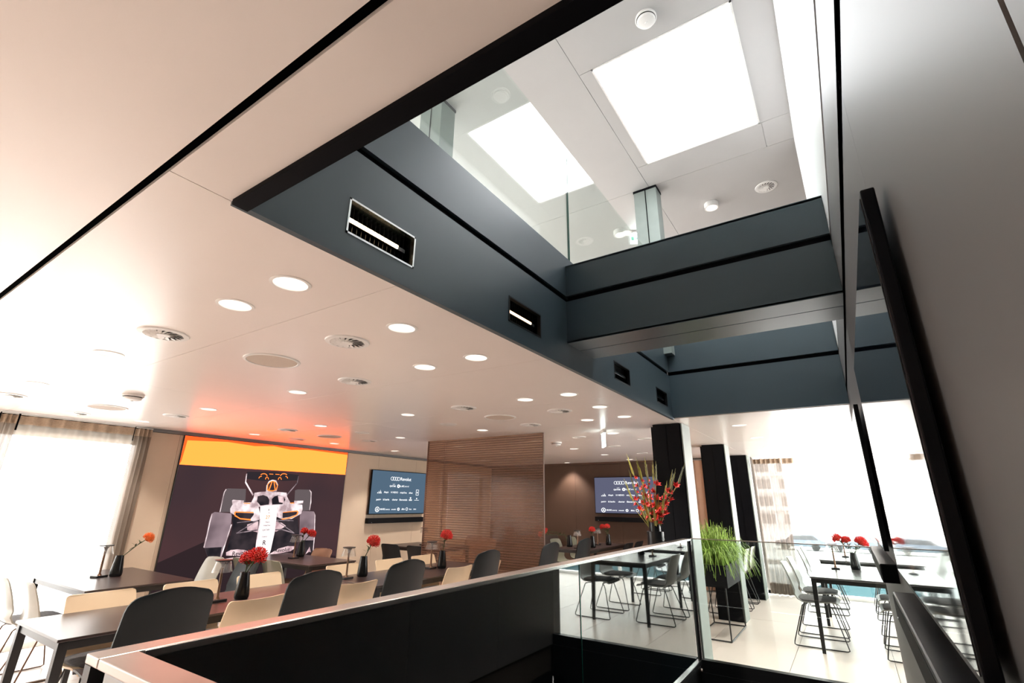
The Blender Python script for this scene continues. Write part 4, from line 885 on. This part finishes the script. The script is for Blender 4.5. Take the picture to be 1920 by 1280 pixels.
def leaf(m, p, d, L, w, mi=0, droop=.2):
    p = Vector(p); d = Vector(d).normalized(); s = d.cross(Vector((0, 0, 1))); s = s.normalized() if s.length > 1e-4 else Vector((1, 0, 0)); up = s.cross(d); vs = []
    K = 5
    for k in range(K+1):
        q = k/K; ww = w*math.sin(math.pi*(.12+.88*q))*.5 if q < 1 else 0.0; c = p+d*L*q+Vector((0, 0, -droop*L*q*q))
        vs += [c-s*ww, c+up*ww*.25, c+s*ww]
    m.add(vs, [(3*k+j, 3*k+j+1, 3*k+4+j, 3*k+3+j) for k in range(K) for j in range(2)], mi)
def bouquet(lab, x, y, heads, z=.74, orange=False, seed=0):
    """heads: (dx, dy, dz above vase rim, radius)"""
    t = thing('flower_bouquet', lab, 'flowers', (x, y, z), group='pincushion flowers'); rnd = random.Random(seed)
    for k, (dx, dy, dz, rad) in enumerate(heads):
        top = Vector((dx, dy, .19+dz)); m = MB(); m.tube([(dx*.05, dy*.05, .03), (dx*.15, dy*.15, .19), (dx*.6, dy*.6, .19+dz*.6), top], .0045, 6); m.build('stem', 'stem_green', t, smooth=60)
        m = MB(); dirn = (dx*.9, dy*.9, .12+dz*.6); pin_head(m, top, dirn, rad, seed*10+k); m.build('bloom', 'petal_orange' if orange else 'petal_red', t, smooth=70)
        m = MB(); b = bmesh.new(); bmesh.ops.create_icosphere(b, subdivisions=2, radius=rad*.62); m.add([v.co+top for v in b.verts], [tuple(v.index for v in f.verts) for f in b.faces]); b.free(); m.build('bloom_core', 'petal_orange' if orange else 'petal_core', t, smooth=70)
        m = MB()
        for j in range(9):
            q = rnd.uniform(.25, .85); a = rnd.uniform(0, 6.28); leaf(m, (dx*q, dy*q, .19+dz*q), (math.cos(a), math.sin(a), .9), .065, .014)
        m.build('leaves', 'stem_green', t, smooth=70)
def vase_set(vlab, flab, x, y, heads, **k): vase(vlab, x, y); bouquet(flab, x, y, heads, **k)
vase_set('black tapered vase on the window table', 'single orange pincushion flower leaning from the vase by the curtain', 2.24, 6.20, [(.16, -.14, .16, .05)], orange=True, seed=1)
vase_set('black vase hidden behind the nearest black high chair', 'two large red pincushion flowers above the nearest black high chair', 2.36, 4.10, [(.035, .05, .085, .062), (.03, -.085, .115, .068)], seed=2)
vase_set('black vase on the table before the racing car', 'red flowers in front of the racing car front wheel', 4.42, 6.40, [(.03, .02, .13, .05), (.07, -.09, .10, .058)], seed=3)
vase_set('black vase behind the second black high chair', 'single red pincushion flower before the right picture edge', 3.72, 4.30, [(.02, -.10, .14, .066)], seed=4)
vase_set('tall black vase at the partition on the long table', 'upright red pincushion flower in front of the louvred partition', 4.72, 4.10, [(.02, -.035, .16, .068)], seed=5)
vase_set('small dark vase just right of the partition edge', 'pair of red flowers at the right edge of the partition', 8.35, 4.28, [(-.10, .43, .06, .05), (-.16, .50, .0, .05)], seed=6)
vase_set('small black vase on the far table, left one', 'single red flower below the brown wall television', 8.45, 3.88, [(0, .0, .10, .055)], seed=7)
vase_set('small black vase on the far table, right one', 'cluster of red flowers below the brown wall television', 9.16, 3.88, [(-.02, .10, .12, .05), (.02, .02, .13, .05)], seed=8)
vase_set('black tapered vase on the near harbour table', 'red bouquet on the near harbour table before the window', 7.80, .06, [(.0, .14, .16, .055), (.02, .05, .14, .05), (-.01, -.10, .13, .062), (.05, -.13, .10, .05)], seed=9)

# tall vase with gladioli in front of the first column
vx, vy = 4.86, 1.58
t = thing('floor_vase', 'tall two tiered black floor vase before the first column', 'vase', (vx, vy, 0))
MB().lathe([(.001, 0), (.09, 0), (.085, .5), (.079, 1.232), (.075, 1.235)], 32, cap=False).build('lower_tier', 'vase_black', t, smooth=40); MB().lathe([(.0745, 1.235), (.055, 1.236), (.054, 1.322), (.050, 1.322), (.050, 1.20)], 32, cap=False).build('upper_tier', 'vase_black', t, smooth=40)
g = thing('gladiolus_bouquet', 'tall bouquet of red gladioli with yellow green spikes in the floor vase', 'flowers', (vx, vy, 0)); rnd = random.Random(5)
def blossom(m, c, d, s):
    c = Vector(c); d = Vector(d).normalized(); u = d.orthogonal().normalized(); v = d.cross(u)
    for k in range(6):
        a = k*math.pi/3; o = u*math.cos(a)+v*math.sin(a); tang = d.cross(o)
        vs = [c-tang*s*.10, c+tang*s*.10, c+d*s*.55+o*s*.35+tang*s*.26, c+d*s*.80+o*s*.75, c+d*s*.55+o*s*.35-tang*s*.26]
        m.add(vs, [(0, 1, 2, 3, 4)])
#          dy (left +), top z, dx
TIPS = [(.235, 1.96, .0), (.30, 1.72, .05), (.15, 1.86, .08), (.12, 1.92, -.05), (.07, 1.93, .05), (.02, 1.88, -.06), (.0, 1.90, .08), (-.06, 1.88, .0), (-.20, 1.80, .05), (-.34, 1.86, .0), (-.27, 1.80, -.08), (-.12, 1.70, .10), (.19, 1.80, -.08), (-.16, 1.62, -.10), (.06, 1.66, -.1)]
for i, (dy, tz, dx) in enumerate(TIPS):
    p0 = Vector((dx*.1, dy*.08, 1.22)); p1 = Vector((dx, dy*.78, tz-.18)); p2 = Vector((dx*1.1, dy, tz)); mid = p0.lerp(p1, .5)+Vector((0, -dy*.06, .03))
    m = MB(); m.tube([p0, mid, p1, p2], [.006, .005, .004, .0015], 6); m.build('stem', 'glad_green', g, smooth=60)
    m = MB(); ax = (p2-p1).normalized()
    for k in range(9):
        q = k/9; c = p1.lerp(p2, q)-ax*.06; sd = 1 if k % 2 else -1; leaf(m, c, ax+Vector((0, sd*.16, 0)), .085*(1-.4*q), .018*(1-.3*q), droop=0)
    leaf(m, p0, (mid-p0)+Vector((rnd.uniform(-.03, .03), rnd.uniform(-.05, .05), 0)), .38, .03, droop=.0); leaf(m, p0, (mid-p0)+Vector((rnd.uniform(-.06, .06), rnd.uniform(-.08, .08), 0)), .30, .026, droop=.02)
    m.build('spike_leaves', 'glad_green', g, smooth=70)
    m = MB()
    for k in range(5):
        q = .30+.14*k; c = p0.lerp(p1, q)+Vector((0, 0, .02)); sd = 1 if k % 2 else -1
        blossom(m, c, Vector((rnd.uniform(-.8, -.1), sd*.6+rnd.uniform(-.3, .3), .55)), rnd.uniform(.022, .045) if (dy > -.05) else rnd.uniform(.035, .062))
    m.build('blossoms', 'petal_red', g)

# grass planter between the columns
px, py = 6.98, 1.55
t = thing('planter', 'black trough planter on a thin metal stand between two columns', 'planter', (px, py, 0))
m = MB(); 
for q in ((-.42, .42, -.22, -.205), (-.42, .42, .205, .22), (-.42, -.405, -.205, .205), (.405, .42, -.205, .205)): m.box(*q, .56, .80)
m.box(-.405, .405, -.205, .205, .56, .575); m.build('trough', 'black_matte', t)
MB().box(-.40, .40, -.20, .20, .70, .76).build('soil', 'petal_core', t)
m = MB()
for sy in (-.19, .19):
    m.tube([(-.40, sy, .56), (-.40, sy, .01), (.52, sy, .01), (.40, sy, .56)], .008, 6)
m.tube([(.52, -.19, .01), (.52, .19, .01)], .008, 6).tube([(-.40, -.19, .01), (-.40, .19, .01)], .008, 6); m.build('stand', 'black_metal', t)
g = thing('grass_plant', 'bushy bright green ornamental grass spilling over the black planter', 'plant', (px, py, 0)); rnd = random.Random(11); m = MB()
for k in range(1300):
    a = rnd.uniform(0, 6.283); x = rnd.uniform(-.36, .36); y = rnd.uniform(-.18, .18); out = rnd.uniform(.10, 1.0)**1.1; L = rnd.uniform(.36, .62)
    fl2 = Vector((math.cos(a)*out*.32, math.sin(a)*out*.46, 0)); p = Vector((x, y, .74)); w_ = rnd.uniform(.005, .0095); side = Vector((-math.sin(a), math.cos(a), 0)); vs = []
    for j in range(8):
        q = j/7; c = p+fl2*q**.9+Vector((0, 0, L*(1.9*q-q*q*(.85+1.25*out))))
        ww = w_*(1-.8*q); vs += [c-side*ww, c+side*ww]
    m.add(vs, [(2*j, 2*j+1, 2*j+3, 2*j+2) for j in range(7)])
tag(m.build('blades', 'grass_green', g), kind='stuff')

# ================================================================== HARBOUR OUTSIDE (washed out by daylight)
struct(MB().box(10.7, 33.2, -40, 40, -3.1, -2.95).build('quay', 'harbour_ground'), 'pale quay just outside the harbour window', 'ground')
tag(MB().box(33.2, 41, -60, 60, -3.3, -3.1).build('water', 'harbour_water'), 'blue harbour water beyond the window', 'water', kind='stuff')
struct(MB().box(41, 140, -90, 90, -3.3, -2.6).build('far_quay', 'harbour_ground'), 'bright far quay across the water', 'ground')
def boat(lab, x, y, s, rz):
    t = thing('boat', lab, 'boat', (x, y, -3.0), R(rz), group='moored boats'); m = MB(); prof = [(-1, .34), (-.4, .42), (.3, .38), (.75, .2), (1.05, .0)]; vs = []
    for q, w_ in prof: vs += [(q*4*s, w_*3*s, 1.0*s), (q*3.7*s, w_*2.2*s, 0), (q*3.7*s, -w_*2.2*s, 0), (q*4*s, -w_*3*s, 1.0*s)]
    m.add(vs, [(4*i+j, 4*i+(j+1) % 4, 4*i+4+(j+1) % 4, 4*i+4+j) for i in range(4) for j in range(4)]+[(0, 1, 2, 3), (16, 17, 18, 19)]); m.build('hull', 'boat_white', t)
    MB().box(-2.4*s, 1.0*s, -.8*s, .8*s, 1.0*s, 1.8*s).build('cabin', 'boat_white', t, bevel=.1*s); MB().box(-2.2*s, .9*s, -.82*s, .82*s, 1.3*s, 1.6*s).build('cabin_windows', 'far_shade', t); MB().tube([(0, 0, 1.8*s), (0, 0, 3.4*s)], .04*s, 6).build('mast', 'boat_white', t)
boat('white motor boat moored nearest the harbour window', 37, 5.2, .8, 80); boat('white boat moored farther across the harbour water', 37.5, -6.0, .9, 100); boat('white boat at the far side of the harbour water', 38, 15.5, .9, 80)
def car(lab, x, y, rz):
    t = thing('parked_car', lab, 'car', (x, y, -2.6), R(rz), group='parked cars'); m = MB(); side = [(-2.1, .35), (2.1, .35), (2.1, .75), (1.2, .9), (.6, 1.42), (-1.2, 1.45), (-1.9, .95), (-2.1, .85)]
    vs = [(a, -.85, b) for a, b in side]+[(a, .85, b) for a, b in side]; n = len(side); m.add(vs, [tuple(range(n)), tuple(range(n, 2*n))[::-1]]+[(i, (i+1) % n, n+(i+1) % n, n+i) for i in range(n)]); m.build('body', 'car_paint', t, bevel=.06)
    MB().add([(.52, -.86, 1.35), (.98, -.86, .95), (-1.6, -.86, .98), (-1.15, -.86, 1.38)], [(0, 1, 2, 3)]).add([(.52, .86, 1.35), (.98, .86, .95), (-1.6, .86, .98), (-1.15, .86, 1.38)], [(0, 1, 2, 3)]).build('side_windows', 'black_glass', t)
    for a in (-1.3, 1.3):
        for b in (-.82, .82): MB().tube([(a, b-.1, .33), (a, b+.1, .33)], .33, 16).build('wheel', 'rubber', t)
car('dark car parked across the harbour, left one', 58, 4.6, 90); car('dark car parked across the harbour, middle one', 58, 0.2, 90); car('dark car parked across the harbour, right one', 58, -4.6, 90)
def building(lab, x, y, wd, h, nf, nc):
    t = thing('apartment_building', lab, 'building', (x, y, -2.6), group='buildings across the harbour'); MB().box(0, 12, -wd/2, wd/2, 0, h).build('wall', 'far_building', t)
    wm = None; bmm = None; fh = h/nf; cw = wd/nc
    for i in range(nf):
        b = MB().box(-1.2, 0, -wd/2+.5, wd/2-.5, i*fh+fh*.9, i*fh+fh).build('balcony', 'far_building', t)
        for j in range(nc):
            if wm is None: wm = MB().box(-.08, .0, -cw*.3, cw*.3, 0, fh*.55).build('window', 'far_shade', t); o = wm
            else: o = wm.copy(); COL.objects.link(o)
            o.location = (0, -wd/2+cw*(j+.5), i*fh+fh*.15)
building('pale apartment block straight across the harbour', 118, 8, 34, 24, 7, 8); building('pale apartment block to the right across the harbour', 112, -34, 30, 30, 9, 7)

# ------------------------------------------------------------------ small pieces belong to the part that carries them
SUB = {'led_row': 'led_bar', 'louvre_fin': 'housing', 'bloom_core': 'bloom', 'pictogram': 'sign_plate', 'indicator': 'body', 'screen_print': 'screen', 'edge_strip': 'handrail',
       'cabin_windows': 'cabin', 'header_tape': 'cloth', 'hem': 'cloth', 'seat_pad': 'shell', 'lens': 'reflector', 'sensor_tip': 'cap', 'glass_edge': 'glass_panel', 'side_windows': 'body', 'slot': 'base', 'amber_fringe': 'amber_band', 'print_lower_dark': 'print_background'}
for root in [o for o in COL.objects if o.type == 'EMPTY' and o.parent is None]:
    kids = list(root.children)
    for k_ in kids:
        b_ = k_.name.split('.')[0]
        if b_ in SUB:
            host = [c for c in kids if c.name.split('.')[0] == SUB[b_]]; mine = [c for c in kids if c.name.split('.')[0] == b_]
            if host: k_.parent = host[mine.index(k_) if len(host) == len(mine) else 0]
